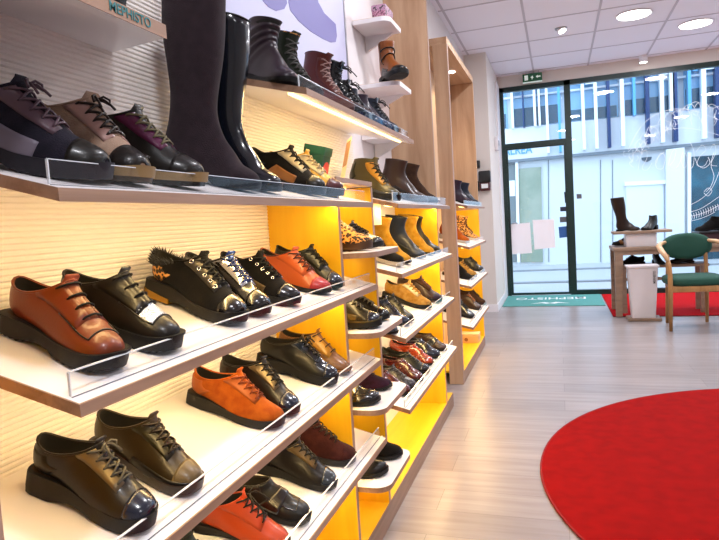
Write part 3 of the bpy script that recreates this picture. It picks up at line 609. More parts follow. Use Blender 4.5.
# ---------------------------------------------------------------- every shoe on display
# key: (kind, sole, shelf, upper, sole colour, features, name, category, label)
A_LOW = ('apron',)
SHOES = {
# first long shelf, eye level
'a1': ('low', 'runner', 's1', 'navy_suede', 'grey_rubber', dict(laces='cross', lace='mauve', toe='black_leather', eyestay='mauve', counter='mauve', side='lilac_grey'), 'sneaker', 'sneaker', 'navy, mauve and black lace-up sneaker at the near end of the eye-level shelf'),
'a2': ('low', 'runner', 's1', 'beige_suede', 'olive_rubber', dict(laces='cross', lace='dark_brown', toe='black_brown', eyestay='blush', counter='blush', side='olive', bumper='tan_crepe'), 'sneaker', 'sneaker', 'beige and blush sneaker with olive panels and a tan toe bumper'),
'a3': ('low', 'runner', 's1', 'black_leather', 'dark_rubber', dict(laces='cross', lace='olive_grey', toe='black_brown', eyestay='magenta', counter='blush', side='dark_brown', bumper='tan_crepe'), 'sneaker', 'sneaker', 'black sneaker with magenta eyestay beside the tall suede boot'),
'a4': ('taller', 'boot', 's1', 'aubergine_suede', 'dark_rubber', dict(), 'knee_boot', 'boot', 'very tall aubergine-brown suede boot on the eye-level shelf'),
'a5': ('tall', 'boot', 's1', 'navy_black_leather', 'dark_rubber', dict(topline='dark_rubber'), 'knee_boot', 'boot', 'tall shiny black-navy leather boot behind the suede one'),
'a6': ('low', 'runner', 's1', 'black_suede', 'dark_rubber', dict(laces='cross', lace='black_lace', toe='black_leather', eyestay='cream', counter='black_leather', side='tan'), 'sneaker', 'sneaker', 'black sneaker with cream and tan trim in front of the green shoebox'),
'a7': ('low', 'runner', 's1', 'yellow_leather', 'dark_rubber', dict(laces='cross', lace='cream', toe='burgundy', eyestay='cream', counter='yellow_leather'), 'sneaker', 'sneaker', 'yellow and cream sneaker with burgundy toe beside the green shoebox'),
# second long shelf
'b1': ('low', 'derby', 's2', 'cognac_leather', 'black_rubber', dict(laces='bar', lace='black_lace', apron='black_brown', welt='black_rubber', facing='cognac_leather'), 'derby_shoe', 'shoe', 'cognac brown leather derby shoe with chunky black sole and four lace bars'),
'b2': ('low', 'derby', 's2', 'black_bronze', 'black_rubber', dict(laces='bar', lace='black_lace', apron='black_leather', welt='black_rubber', plug='silver_glitter', facing='black_bronze'), 'derby_shoe', 'shoe', 'black leather derby shoe with a silver glitter vamp'),
'b3': ('low', 'runner', 's2', 'black_suede', 'dark_rubber', dict(laces='cross', lace='black_lace', toe='black_gloss', eyestay='gunmetal', counter='leopard', fur='black_fur', eyelets='silver', heelchip='mustard_rubber'), 'sneaker', 'sneaker', 'black wedge sneaker with black fur collar and leopard heel'),
'b4': ('low', 'sneaker', 's2', 'black_gloss', 'black_rubber', dict(laces='cross', lace='blue_gloss', toe='black_gloss', eyestay='silver', counter='black_leather', tonguecap='blue_gloss'), 'sneaker', 'sneaker', 'black patent sneaker with silver-edged blue tongue'),
'b5': ('low', 'sneaker', 's2', 'black_suede', 'black_rubber', dict(laces='cross', lace='black_lace', toe='black_gloss', side='bronze_metal', eyelets='silver'), 'sneaker', 'sneaker', 'black suede lace-up with round silver eyelets left of the red shoe'),
'b6': ('low', 'thin', 's2', 'red_orange', 'dark_rubber', dict(laces='cross', lace='burgundy', toe='red_pink', facing='red_orange', topline='burgundy'), 'lace_up_shoe', 'shoe', 'red-orange leather lace-up shoe with pinkish toe'),
'b7': ('low', 'sneaker', 's2', 'black_green', 'black_rubber', dict(laces='cross', lace='black_lace', toe='navy_gloss', facing='black_green'), 'lace_up_shoe', 'shoe', 'black-green lace-up shoe behind the red-orange one'),
# third long shelf
'c1': ('low', 'wedge', 's3', 'black_brown', 'black_rubber', dict(laces='cross', lace='grey_lace', toe='navy_gloss', eyestay='pewter', counter='black_leather'), 'sneaker', 'sneaker', 'black sneaker with crinkled blue patent toe and thick grey laces'),
'c2': ('low', 'sneaker', 's3', 'bronze_leather', 'dark_brown', dict(laces='cross', lace='dark_brown', toe='olive_tan', eyestay='dark_olive', mud='black_brown'), 'sneaker', 'sneaker', 'bronze olive leather sneaker with dark brown toe edge'),
'c3': ('low', 'sneaker', 's3', 'orange_suede', 'grey_black', dict(laces='cross', lace='rust_lace', eyestay='orange_leather', counter='orange_leather'), 'sneaker', 'sneaker', 'bright orange-rust suede sneaker with dark grey sole'),
'c4': ('low', 'sneaker', 's3', 'black_brown', 'dark_rubber', dict(laces='cross', lace='black_lace', toe='navy_gloss', eyestay='pewter', counter='dark_brown'), 'sneaker', 'sneaker', 'black and pewter sneaker behind the orange suede one'),
'c5': ('low', 'wedge', 's3', 'black_leather', 'black_rubber', dict(laces='cross', lace='black_lace', toe='crinkle_navy', eyestay='crinkle_navy', plug='crinkle_navy'), 'derby_shoe', 'shoe', 'black shoe with crinkled patent front and thick wedge sole'),
'c6': ('low', 'thin', 's3', 'gold_brown', 'dark_brown', dict(laces='bar', lace='dark_brown', welt='tan', facing='ochre_leather'), 'oxford_shoe', 'shoe', 'gold-brown leather oxford shoe at the far end of the third shelf'),
# fourth long shelf
'd1': ('low', 'sneaker', 's4', 'black_brown', 'black_rubber', dict(laces='cross', lace='black_lace', toe='slate_gloss', eyestay='bronze_metal'), 'sneaker', 'sneaker', 'dark sneaker with bronze eyestay beside the burgundy shoe, lowest long shelf'),
'd2': ('low', 'sneaker', 's4', 'burgundy_suede', 'black_brown', dict(laces='cross', lace='dark_brown', toe='burgundy_suede'), 'sneaker', 'sneaker', 'plain burgundy suede lace-up on the lowest long shelf'),
'd3': ('loafer', 'loafer', 's4', 'black_leather', 'black_rubber', dict(saddle='black_gloss', apron='black_gloss', insole='yellow_leather'), 'loafer', 'shoe', 'black penny loafer with yellow insole on the lowest long shelf'),
'd4': ('low', 'thin', 's4', 'vermilion', 'black_rubber', dict(laces='cross', lace='black_lace', bow='black_lace', facing='vermilion'), 'oxford_shoe', 'shoe', 'vermilion lace-up shoe with black bow, cut off at the bottom edge'),
'd5': ('low', 'derby', 's4', 'dark_green_leather', 'dark_green_rubber', dict(laces='bar', lace='black_lace'), 'derby_shoe', 'shoe', 'dark green shoe barely showing at the bottom edge'),
# upper shelf
'e1': ('ankle', 'thin', 'up', 'aubergine_leather', 'black_rubber', dict(folds=1), 'ankle_boot', 'boot', 'slouchy aubergine ankle boot with folded shaft on the upper shelf'),
'e2': ('ankle', 'thin', 'up', 'dark_green_leather', 'black_rubber', dict(laces='cross', lace='grey_lace', topline='leopard'), 'ankle_boot', 'boot', 'dark green ankle boot between the slouchy boot and the red one'),
'e3': ('ankle', 'boot', 'up', 'oxblood_leather', 'oxblood_leather', dict(laces='cross', lace='blush', eyestay='oxblood_leather', topline='burgundy'), 'ankle_boot', 'boot', 'red-brown ankle boot laced in pink on the upper shelf'),
'e4': ('ankle', 'boot', 'up', 'navy_black_leather', 'black_rubber', dict(laces='cross', lace='black_lace', bow='black_lace'), 'ankle_boot', 'boot', 'black laced boot with a bow, right behind the red-brown boot'),
'e5': ('short', 'boot', 'up', 'navy_black_leather', 'black_rubber', dict(laces='cross', lace='black_lace', bow='black_lace'), 'ankle_boot', 'boot', 'second black laced boot with long lace ends on the upper shelf'),
'e6': ('short', 'thin', 'up', 'navy_leather', 'black_rubber', dict(), 'ankle_boot', 'boot', 'plain navy ankle boot near the far end of the upper shelf'),
'e7': ('short', 'thin', 'up', 'plum_leather', 'black_rubber', dict(), 'ankle_boot', 'boot', 'plum-tinted navy ankle boot next to the looped lace boot'),
'e8': ('short', 'boot', 'up', 'navy_leather', 'black_rubber', dict(laces='cross', lace='black_lace', bow='black_lace'), 'ankle_boot', 'boot', 'last navy boot on the upper shelf with looped black laces'),
# sign shelf and little wall shelves
'f1': ('low', 'thin', 'sign', 'black_leather', 'black_rubber', dict(laces='cross', lace='grey_lace', toe='grey_croc'), 'lace_up_shoe', 'shoe', 'black patterned shoe tip on the lettered shelf at the top'),
'f2': ('ankle', 'boot', 'w2', 'tan_leather', 'black_rubber', dict(toe='black_leather', mud='black_leather', side='black_brown', zip='black_leather'), 'ankle_boot', 'boot', 'tan and black ankle boot alone on the small white wall shelf'),
# stepped little shelves between the two bays
'g1': ('low', 'derby', 'n1', 'leopard', 'brown_rubber', dict(laces='cross', lace='cream', toe='leopard'), 'sneaker', 'sneaker', 'leopard-print shoe with brown sole on the topmost rounded shelf'),
'g2': ('low', 'sneaker', 'n1', 'black_gloss', 'black_rubber', dict(laces='cross', lace='black_lace'), 'sneaker', 'sneaker', 'black patent shoe hidden behind the leopard-print one'),
'g3': ('low', 'derby', 'n2', 'black_leather', 'black_rubber', dict(laces='cross', lace='grey_lace', side='olive', toe='navy_gloss', welt='olive'), 'derby_shoe', 'shoe', 'chunky black shoe with olive welt on the second rounded shelf'),
'g4': ('low', 'sneaker', 'n2', 'black_leather', 'black_rubber', dict(laces='cross', lace='olive_grey', toe='black_gloss'), 'sneaker', 'sneaker', 'black lace-up behind the chunky olive-welted shoe'),
'g5': ('loafer', 'loafer', 'n3', 'black_gloss', 'black_rubber', dict(saddle='black_gloss', apron='black_leather', bow='black_lace'), 'loafer', 'shoe', 'black patent loafer in front of the purple suede shoe'),
'g6': ('low', 'thin', 'n3', 'purple_suede', 'black_rubber', dict(laces='bar', lace='dark_brown'), 'lace_up_shoe', 'shoe', 'purple suede shoe on the third rounded shelf'),
'g7': ('loafer', 'loafer', 'n4', 'black_suede', 'black_rubber', dict(saddle='black_suede', buckle='silver'), 'loafer', 'shoe', 'black suede loafer with silver horsebit on the lowest rounded shelf'),
'g8': ('loafer', 'loafer', 'n4', 'black_brown', 'black_rubber', dict(), 'loafer', 'shoe', 'plain black loafer in front of the horsebit loafer'),
# second bay
'h1': ('short', 'boot', 'b1', 'olive_leather', 'black_rubber', dict(laces='cross', lace='black_lace', eyestay='ochre_leather', counter='black_green', mud='slate_gloss'), 'ankle_boot', 'boot', 'olive and ochre laced ankle boot on the top shelf of the far bay'),
'h2': ('ankle', 'thin', 'b1', 'brown_leather', 'dark_brown', dict(side='black_brown'), 'ankle_boot', 'boot', 'dark brown ankle boot in the middle of the far bay top shelf'),
'h3': ('ankle', 'thin', 'b1', 'umber_suede', 'dark_brown', dict(), 'ankle_boot', 'boot', 'umber suede ankle boot at the end of the far bay top shelf'),
'i1': ('loafer', 'sneaker', 'b2', 'black_suede', 'cream_rubber', dict(), 'slip_on_shoe', 'shoe', 'black suede slip-on with cream sole under the ankle boots'),
'i2': ('ankle', 'thin', 'b2', 'ochre_suede', 'black_rubber', dict(counter='black_suede'), 'ankle_boot', 'boot', 'ochre yellow suede ankle boot with black heel, nearest on its shelf'),
'i3': ('ankle', 'thin', 'b2', 'navy_leather', 'black_rubber', dict(topline='black_green', side='black_green'), 'ankle_boot', 'boot', 'navy-green ankle boot between two ochre boots'),
'i4': ('ankle', 'thin', 'b2', 'ochre_suede', 'black_rubber', dict(side='olive'), 'ankle_boot', 'boot', 'ochre yellow ankle boot behind the navy-green boot'),
'i5': ('ankle', 'thin', 'b2', 'dark_olive', 'black_rubber', dict(), 'ankle_boot', 'boot', 'dark olive ankle boot last on its shelf in the far bay'),
'j1': ('low', 'thin', 'b3', 'grey_croc', 'black_rubber', dict(laces='cross', lace='black_lace'), 'lace_up_shoe', 'shoe', 'grey snake-pattern shoe left of the camel sneaker'),
'j2': ('low', 'sneaker', 'b3', 'camel_suede', 'dark_rubber', dict(laces='cross', lace='ochre_leather', eyestay='cream', toe='camel_suede', counter='ochre_leather'), 'sneaker', 'sneaker', 'camel suede sneaker with cream panel in the far bay'),
'j3': ('low', 'sneaker', 'b3', 'brown_leather', 'black_rubber', dict(laces='cross', lace='burgundy', toe='plum_leather', eyestay='umber_suede'), 'sneaker', 'sneaker', 'brown and plum sneaker behind the camel one'),
'j4': ('low', 'thin', 'b3', 'navy_gloss', 'black_rubber', dict(laces='bar', lace='black_lace'), 'lace_up_shoe', 'shoe', 'small navy patent shoe at the near end of its shelf'),
'j5': ('low', 'thin', 'b3', 'dark_olive', 'black_rubber', dict(laces='bar', lace='black_lace'), 'lace_up_shoe', 'shoe', 'dark olive shoe behind the small navy patent shoe'),
'k1': ('loafer', 'loafer', 'b4', 'burgundy_gloss', 'black_rubber', dict(saddle='burgundy_gloss', apron='oxblood_leather'), 'loafer', 'shoe', 'burgundy penny loafer on the lowest shelf of the far bay'),
'k2': ('loafer', 'loafer', 'b4', 'black_green', 'black_rubber', dict(laces='bar', lace='olive_grey', toe='black_gloss'), 'loafer', 'shoe', 'black-green loafer between burgundy and orange-red loafers'),
'k3': ('loafer', 'loafer', 'b4', 'red_brown_gloss', 'black_rubber', dict(saddle='red_brown_gloss', apron='oxblood_leather'), 'loafer', 'shoe', 'orange-red leather loafer on the lowest shelf of the far bay'),
'k4': ('loafer', 'loafer', 'b4', 'navy_gloss', 'black_rubber', dict(saddle='black_gloss'), 'loafer', 'shoe', 'navy patent loafer behind the orange-red loafer'),
'k5': ('loafer', 'thin', 'b4', 'brown_leather', 'black_rubber', dict(saddle='slate_gloss', counter='slate_gloss'), 'loafer', 'shoe', 'brown and slate loafer at the far end of its shelf'),
'k6': ('loafer', 'loafer', 'b4', 'burgundy_gloss', 'black_rubber', dict(), 'loafer', 'shoe', 'small burgundy patent shoe in the near corner of its shelf'),
'k7': ('loafer', 'loafer', 'b4', 'grey_croc', 'black_rubber', dict(laces='bar', lace='black_lace'), 'loafer', 'shoe', 'black croc-pattern shoe beside the small burgundy patent one'),
# lit niche beyond the second bay
'l1': ('ankle', 'thin', 'c1', 'plum_leather', 'black_rubber', dict(), 'ankle_boot', 'boot', 'plum-navy ankle boot nearest on the niche top shelf'),
'l2': ('ankle', 'thin', 'c1', 'navy_leather', 'black_rubber', dict(), 'ankle_boot', 'boot', 'navy ankle boot farther on the niche top shelf'),
'l3': ('ankle', 'boot', 'c2', 'orange_suede', 'cream_rubber', dict(laces='cross', lace='tan'), 'ankle_boot', 'boot', 'orange suede boot on the second niche shelf'),
'l4': ('ankle', 'boot', 'c2', 'leopard', 'cream_rubber', dict(laces='cross', lace='black_lace'), 'ankle_boot', 'boot', 'leopard boot on the second niche shelf'),
'l5': ('low', 'thin', 'c3', 'black_suede', 'black_rubber', dict(laces='cross', lace='black_lace'), 'sneaker', 'sneaker', 'black suede shoe nearest on the third niche shelf'),
'l6': ('low', 'sneaker', 'c3', 'camel_suede', 'dark_rubber', dict(laces='cross', lace='black_lace', side='leopard'), 'sneaker', 'sneaker', 'camel and leopard sneaker on the third niche shelf'),
'l7': ('low', 'sneaker', 'c3', 'dark_olive', 'dark_rubber', dict(laces='cross', lace='black_lace', toe='slate_gloss'), 'sneaker', 'sneaker', 'dark olive sneaker farthest on the third niche shelf'),
'l8': ('low', 'sneaker', 'c4', 'slate_gloss', 'black_rubber', dict(laces='cross', lace='black_lace'), 'sneaker', 'sneaker', 'dark slate sneaker nearest on the lowest niche shelf'),
'l9': ('low', 'sneaker', 'c4', 'brown_leather', 'dark_brown', dict(laces='cross', lace='tan'), 'sneaker', 'sneaker', 'brown sneaker in the middle of the lowest niche shelf'),
'm1': ('low', 'sneaker', 'c4', 'umber_suede', 'dark_brown', dict(laces='cross', lace='black_lace'), 'sneaker', 'sneaker', 'umber suede sneaker farthest on the lowest niche shelf'),
}

# ---------------------------------------------------------------- building a shoe
SHELF = dict(s1=(1.218, 15), s2=(.942, 15), s3=(.685, 15), s4=(.407, 15), up=(1.499, 15), b1=(1.218, 15), b2=(.942, 15), b3=(.685, 15), b4=(.395, 15),
             n1=(1.060, 0), n2=(.804, 0), n3=(.555, 0), n4=(.300, 0), sign=(1.488, 15), c1=(1.228, 15), c2=(.936, 15), c3=(.655, 15), c4=(.36, 15), w2=(1.815, 0))
def grid_faces(ns, nt, close=False):
    f = []
    for i in range(ns - 1):
        for j in range(nt if close else nt - 1):
            f.append((i * nt + j, i * nt + (j + 1) % nt, (i + 1) * nt + (j + 1) % nt, (i + 1) * nt + j))
    return f
def patch(mb, F, s0, s1, t0, t1, off, ns=8, nt=6, both=True):
    """raised leather overlay on the upper"""
    def one(a, b, nt):
        S_ = [s0] + [s0 + (s1 - s0) * i / ns for i in range(ns + 1)] + [s1]
        T_ = [a] + [a + (b - a) * j / nt for j in range(nt + 1)] + [b]
        v = []
        for i, s in enumerate(S_):
            for j, t in enumerate(T_):
                e = i in (0, len(S_) - 1) or j in (0, len(T_) - 1)
                v.append(F.S(s, t, -.0008 if e else off))
        mb.add(v, grid_faces(len(S_), len(T_)))
    if t1 >= PI - 1e-6: one(t0, 2 * PI - t0, nt * 2)
    else:
        one(t0, t1, nt)
        if both: one(2 * PI - t1, 2 * PI - t0, nt)
def shoe(key, place, hi=True, frame=None):
    kind, sole, shelf, upper, solec, ft, name, cat, label = SHOES[key]
    so = SOLES[sole]
    F = Form(kind, so['th'], so['tf'], a=random.choice((-1, 1)) * .8, fat=ft.get('fat', 1.0), point=ft.get('point', 0))
    if ft.get('folds'):
        base = F.S0
        def fold(s, th, base=base, F=F):
            x, y, z = base(s, th)
            if s > 6.3:
                a = min(1, (s - 6.3) / 1.5); g = math.sin(s * 6.5 + 1.2 * math.cos(th)) * .0028 * a; T = cr(F.k, s); cx = (T[0] + T[2]) / 2
                r = math.hypot(x - cx, y) or 1; x += (x - cx) / r * g; y += y / r * g
            return (x, y, z)
        F.S0 = fold
    t = thing(name, label, cat, group='shoes on display')
    ns = 7 * F.n // 2 if hi else 2 * F.n; nt = 28 if hi else 18
    if kind in ('tall', 'taller'): ns = 3 * F.n
    if ft.get('folds'): ns = 6 * F.n
    # upper: outer skin, rolled rim, inner skin
    R = F.rings(0, F.n, ns, nt)
    rim = [[F.S(F.n, 2 * PI * j / nt, -.0012) for j in range(nt)]]
    rim[0] = [(x, y, z + .0012) for x, y, z in rim[0]]
    s_in = 6.1 if kind not in ('tall', 'taller') else 8
    inn = F.rings(F.n, s_in, 6, nt, -.0032)
    up = MB(); up.loft(R + rim + inn[:1], False)
    v = [p for r in R[:1] for p in r]; up.add(v, [tuple(range(nt))])
    up.build('upper', upper, t, True)
    li = MB(); li.loft(inn, False); li.build('lining', ft.get('lining', 'lining'), t, True)
    # insole
    iv = []; n = 14
    for i in range(n + 1):
        x = .006 + .19 * i / n; w = half_w(F, x, 0) * .86; iv += [(x, F.cen(x) - w, F.top(x) + .0055), (x, F.cen(x) + w, F.top(x) + .0055)]
    MB().add(iv, grid_faces(n + 1, 2)).build('insole', ft.get('insole', 'lining_tan'), t, True)
    sec = sole_sections(F, so, 40 if hi else 24)
    MB().loft(sec).build('sole', solec, t, 'auto')
    if ft.get('welt'):
        w = []
        for i in range(31):
            q = (1 - math.cos(PI * i / 30)) / 2; x = .27 * q; hw = half_w(F, x, so['flare'] + .0015); xx = x + ((so['flare'] + .0035) if q > .5 else so['flare'] * .5 + .003) * (2 * q - 1); z = F.top(x); c = F.cen(x)
            w.append([(xx, c - hw, z), (xx, c - hw, z + .005), (xx, c + hw, z + .005), (xx, c + hw, z)])
        MB().loft(w).build('welt', ft['welt'], t, 'auto')
    if ft.get('heelchip'):
        w = []
        for i in range(9):
            q = (1 - math.cos(PI * i / 16)) ; x = .085 * min(q, 1); hw = half_w(F, x, so['flare'] + .0012); c = F.cen(x); h = 1 - .5 * q; xx = x - .0055 * (1 - q)
            w.append([(xx, c - hw, .003), (xx, c - hw, .003 + .021 * h), (xx, c + hw, .003 + .021 * h), (xx, c + hw, .003)])
        MB().loft(w).build('heel_wedge', ft['heelchip'], t, 'auto')
    if ft.get('bumper'):
        w = []
        for i in range(9):
            x = .205 + .065 * math.sin(PI / 2 * i / 8); q = (x - .205) / .065; hw = half_w(F, x, so['flare'] + .0014); c = F.cen(x); z = F.top(x); xx = x + .010 * q
            w.append([(xx, c - hw, .008 + .010 * q), (xx, c - hw, z + .002 + .003 * q), (xx, c + hw, z + .002 + .003 * q), (xx, c + hw, .008 + .010 * q)])
        MB().loft(w).build('toe_bumper', ft['bumper'], t, 'auto')
    low = kind in ('low', 'loafer'); N_ = F.n
    fb = {'low': (.50, .97), 'loafer': (.46, .95), 'ankle': (.30, .93), 'short': (.40, .93), 'tall': (.2, .5), 'taller': (.2, .5)}[kind]
    sA, sB = F.s_arc(fb[0]), F.s_arc(fb[1])
    if ft.get('toe'): m = MB(); patch(m, F, .25, 3.25, .06 * PI, PI, .0009, 12, 10); m.build('toe_cap', ft['toe'], t, True)
    if ft.get('mud'): m = MB(); patch(m, F, .5, 5.9, .04 * PI, .36 * PI, .0014, 12, 4); m.build('mudguard', ft['mud'], t, True)
    if ft.get('side'): m = MB(); patch(m, F, 4.5, 6.5, .12 * PI, .48 * PI, .0009, 8, 6); m.build('side_panel', ft['side'], t, True)
    if ft.get('counter'): m = MB(); patch(m, F, 7.2, (N_ - .6) if low else 9.4, 0.0, .40 * PI, .0012, 8, 6); m.build('heel_counter', ft['counter'], t, True)
    if ft.get('facing'): m = MB(); patch(m, F, sA, N_ - .15, .60 * PI, .90 * PI, .0016, 10, 5); m.build('facing', ft['facing'], t, True)
    if ft.get('eyestay'): m = MB(); patch(m, F, sA - .1, sB + .1, .68 * PI, .90 * PI, .0018, 10, 4); m.build('eyestay', ft['eyestay'], t, True)
    if ft.get('plug'): m = MB(); patch(m, F, 3.15, sA + .25, .60 * PI, PI, .0013, 8, 8); m.build('vamp_insert', ft['plug'], t, True)
    if ft.get('apron'):
        ln = [F.S(5.8 - 2.7 * i / 12, .60 * PI, .0008) for i in range(13)] + [F.S(3.1, (.60 + .8 * i / 10) * PI, .0008) for i in range(1, 10)] + [F.S(3.1 + 2.7 * i / 12, 1.40 * PI, .0008) for i in range(13)]
        MB().tube(ln, .0016, 6).build('apron_seam', ft['apron'], t, True)
    if low and ft.get('laces') or kind in ('ankle', 'short') and ft.get('laces'):
        # tongue rising above the throat
        rows = []
        for i in range(8):
            s = sA + (N_ - .05 - sA) * i / 7; rows.append([F.S(s, (.84 + .32 * j / 6) * PI, .0010 if 0 < j < 6 else -.0006) for j in range(7)])
        a = Vector(rows[-1][3]); b = Vector(rows[-2][3]); d = (a - b).normalized(); d = (d + Vector((-.1, 0, .6))).normalized()
        for k, w in ((.005, .95), (.009, .78), (.0095, .6)):
            rows.append([tuple(Vector((a.x, a.y, a.z)) + d * k + Vector((0, (Vector(rows[7][j]).y - a.y) * w, 0)) + Vector((-.0012 if k == .0095 else 0, 0, 0))) for j in range(7)])
        rows.append([(p[0] - .004, p[1] * 1.0, p[2] - .010) for p in rows[-1]])
        m = MB(); m.add([p for r in rows for p in r], grid_faces(len(rows), 7)); m.build('tongue', ft.get('tonguecap', upper), t, True)
    if ft.get('laces'):
        lm = MB(); nb = {'low': 5, 'loafer': 4, 'ankle': 8, 'short': 6}[kind]
        if ft['laces'] == 'bar': nb = 4
        r = .0021 if ft['lace'] not in ('grey_lace',) else .0026
        phi = .17 * PI; P = lambda f_, sg, off=.004: F.S(F.s_arc(f_), PI + sg * phi, off)
        fs = [fb[0] + .03 + (fb[1] - fb[0] - .04) * i / (nb - 1) for i in range(nb)]
        ends = []
        for i, f_ in enumerate(fs):
            if ft['laces'] == 'bar' or i == 0:
                lm.tube([P(f_, -1.25, .000), P(f_, -1, .0035), P(f_, -.5, .0042), F.S(F.s_arc(f_), PI, .0046), P(f_, .5, .0042), P(f_, 1, .0035), P(f_, 1.25, .000)], r, 6)
            if ft['laces'] == 'cross' and i < nb - 1:
                g = fs[i + 1]
                for sg in (-1, 1):
                    pts = [F.S(F.s_arc(f_ + (g - f_) * q), PI + sg * phi * (1 - 2 * q) * 1.05, .0035 + .0022 * math.sin(q * PI) * (1 if sg > 0 else .5)) for q in (0, .17, .33, .5, .67, .83, 1)]
                    pts = [P(f_, sg * 1.2, .0002)] + pts + [P(g, -sg * 1.25, .0002)]
                    lm.tube(pts, r, 6)
        if ft.get('bow') or key in ('a1', 'a2', 'c1', 'c5'):
            big = 1.6 if ft.get('bow') else .8
            c0 = Vector(F.S(F.s_arc(fb[1] - .01), PI, .006))
            for sg in (-1, 1):
                lm.tube([c0, c0 + Vector((.006, sg * .012, .010)) * big, c0 + Vector((.012, sg * .024, .006)) * big, c0 + Vector((.016, sg * .022, -.004)) * big, c0 + Vector((.008, sg * .010, .001)) * big, c0], r, 6)
                lm.tube([c0, c0 + Vector((.010, sg * .010, .004)) * big, c0 + Vector((.024, sg * .016, -.004)) * big, c0 + Vector((.034, sg * .020, -.012)) * big], r, 6)
        lm.build('laces', ft['lace'], t, True)
        if ft.get('eyelets'):
            for f_ in fs:
                for sg in (-1, 1):
                    a = Vector(F.S(F.s_arc(f_), PI + sg * phi * 1.35, .0028)); nrm = (Vector(F.S(F.s_arc(f_), PI + sg * phi * 1.35, .006)) - a).normalized(); u = nrm.orthogonal().normalized(); w = nrm.cross(u)
                    MB().tube([a + (u * math.cos(q * PI / 5) + w * math.sin(q * PI / 5)) * .0042 for q in range(10)], .0014, 6, True).build('eyelet', ft['eyelets'], t, True)
    if ft.get('saddle'):
        m = MB(); a, b = F.s_arc(.58), F.s_arc(.76); patch(m, F, a, b, .30 * PI, PI, .0022, 6, 9); m.build('saddle_strap', ft['saddle'], t, True)
    if ft.get('buckle'):
        a = F.s_arc(.68); m = MB()
        m.tube([F.S(a, (1 + .16 * (q / 6 - .5) * 2) * PI, .0065) for q in range(7)], .0019, 6)
        for sg in (-1, 1):
            c0 = Vector(F.S(a, (1 + sg * .19) * PI, .005)); m.tube([c0 + Vector((math.cos(q * PI / 6) * .008, math.sin(q * PI / 6) * .004, math.sin(q * PI / 6) * .006)) for q in range(12)], .0017, 6, True)
        m.build('horsebit', ft['buckle'], t, True)
    if ft.get('topline') or low:
        m = MB().tube([F.S(N_ - .02, 2 * PI * j / 28, .0002) for j in range(28)], .0021, 6, True); m.build('topline', ft.get('topline', upper), t, True)
    if ft.get('zip'):
        MB().tube([F.S(6.4 + (N_ - 6.6) * i / 8, 1.42 * PI, .001) for i in range(9)], .0018, 6).build('zip', ft['zip'], t, True)
        for k in (7.5, 9.3): MB().tube([F.S(k, (.5 + .9 * j / 12) * PI, .003) for j in range(13)], .0035, 6).build('strap', ft['zip'], t, True)
    if ft.get('fur'):
        m = MB(); rr = random.Random(3)
        for i in range(420):
            th = rr.uniform(-.55, .55) * PI; s = N_ - rr.uniform(-.0, 1.1)
            p = Vector(F.S(s, th % (2 * PI), .001)); q = Vector(F.S(s, th % (2 * PI), .012)); d = (q - p).normalized() + Vector((rr.uniform(-.6, .6), rr.uniform(-.6, .6), rr.uniform(.2, 1.3))); d.normalize()
            L = rr.uniform(.010, .020); u = d.orthogonal().normalized() * .0022; w = d.cross(u)
            m.add([p + u, p - u * .5 + w * .87, p - u * .5 - w * .87, p + d * L], [(0, 1, 3), (1, 2, 3), (2, 0, 3), (0, 2, 1)])
        m.build('fur_collar', ft['fur'], t, False)
    X, Y, ang, scl = place
    if frame is None:
        zf, tl = SHELF[shelf]; tl = math.radians(tl); xf = -.600 if shelf[0] == 'c' else -.588
        M = Matrix.Translation((X, Y, zf + (xf - X) * math.tan(tl) + .0009)) @ Matrix.Rotation(tl, 4, 'Y') @ Matrix.Rotation(math.radians(ang), 4, 'Z') @ Matrix.Scale(scl, 4)
    else:
        M = Matrix.Translation((X, Y, frame + .0012)) @ Matrix.Rotation(math.radians(ang), 4, 'Z') @ Matrix.Scale(scl, 4)
    t.matrix_world = M
    return t
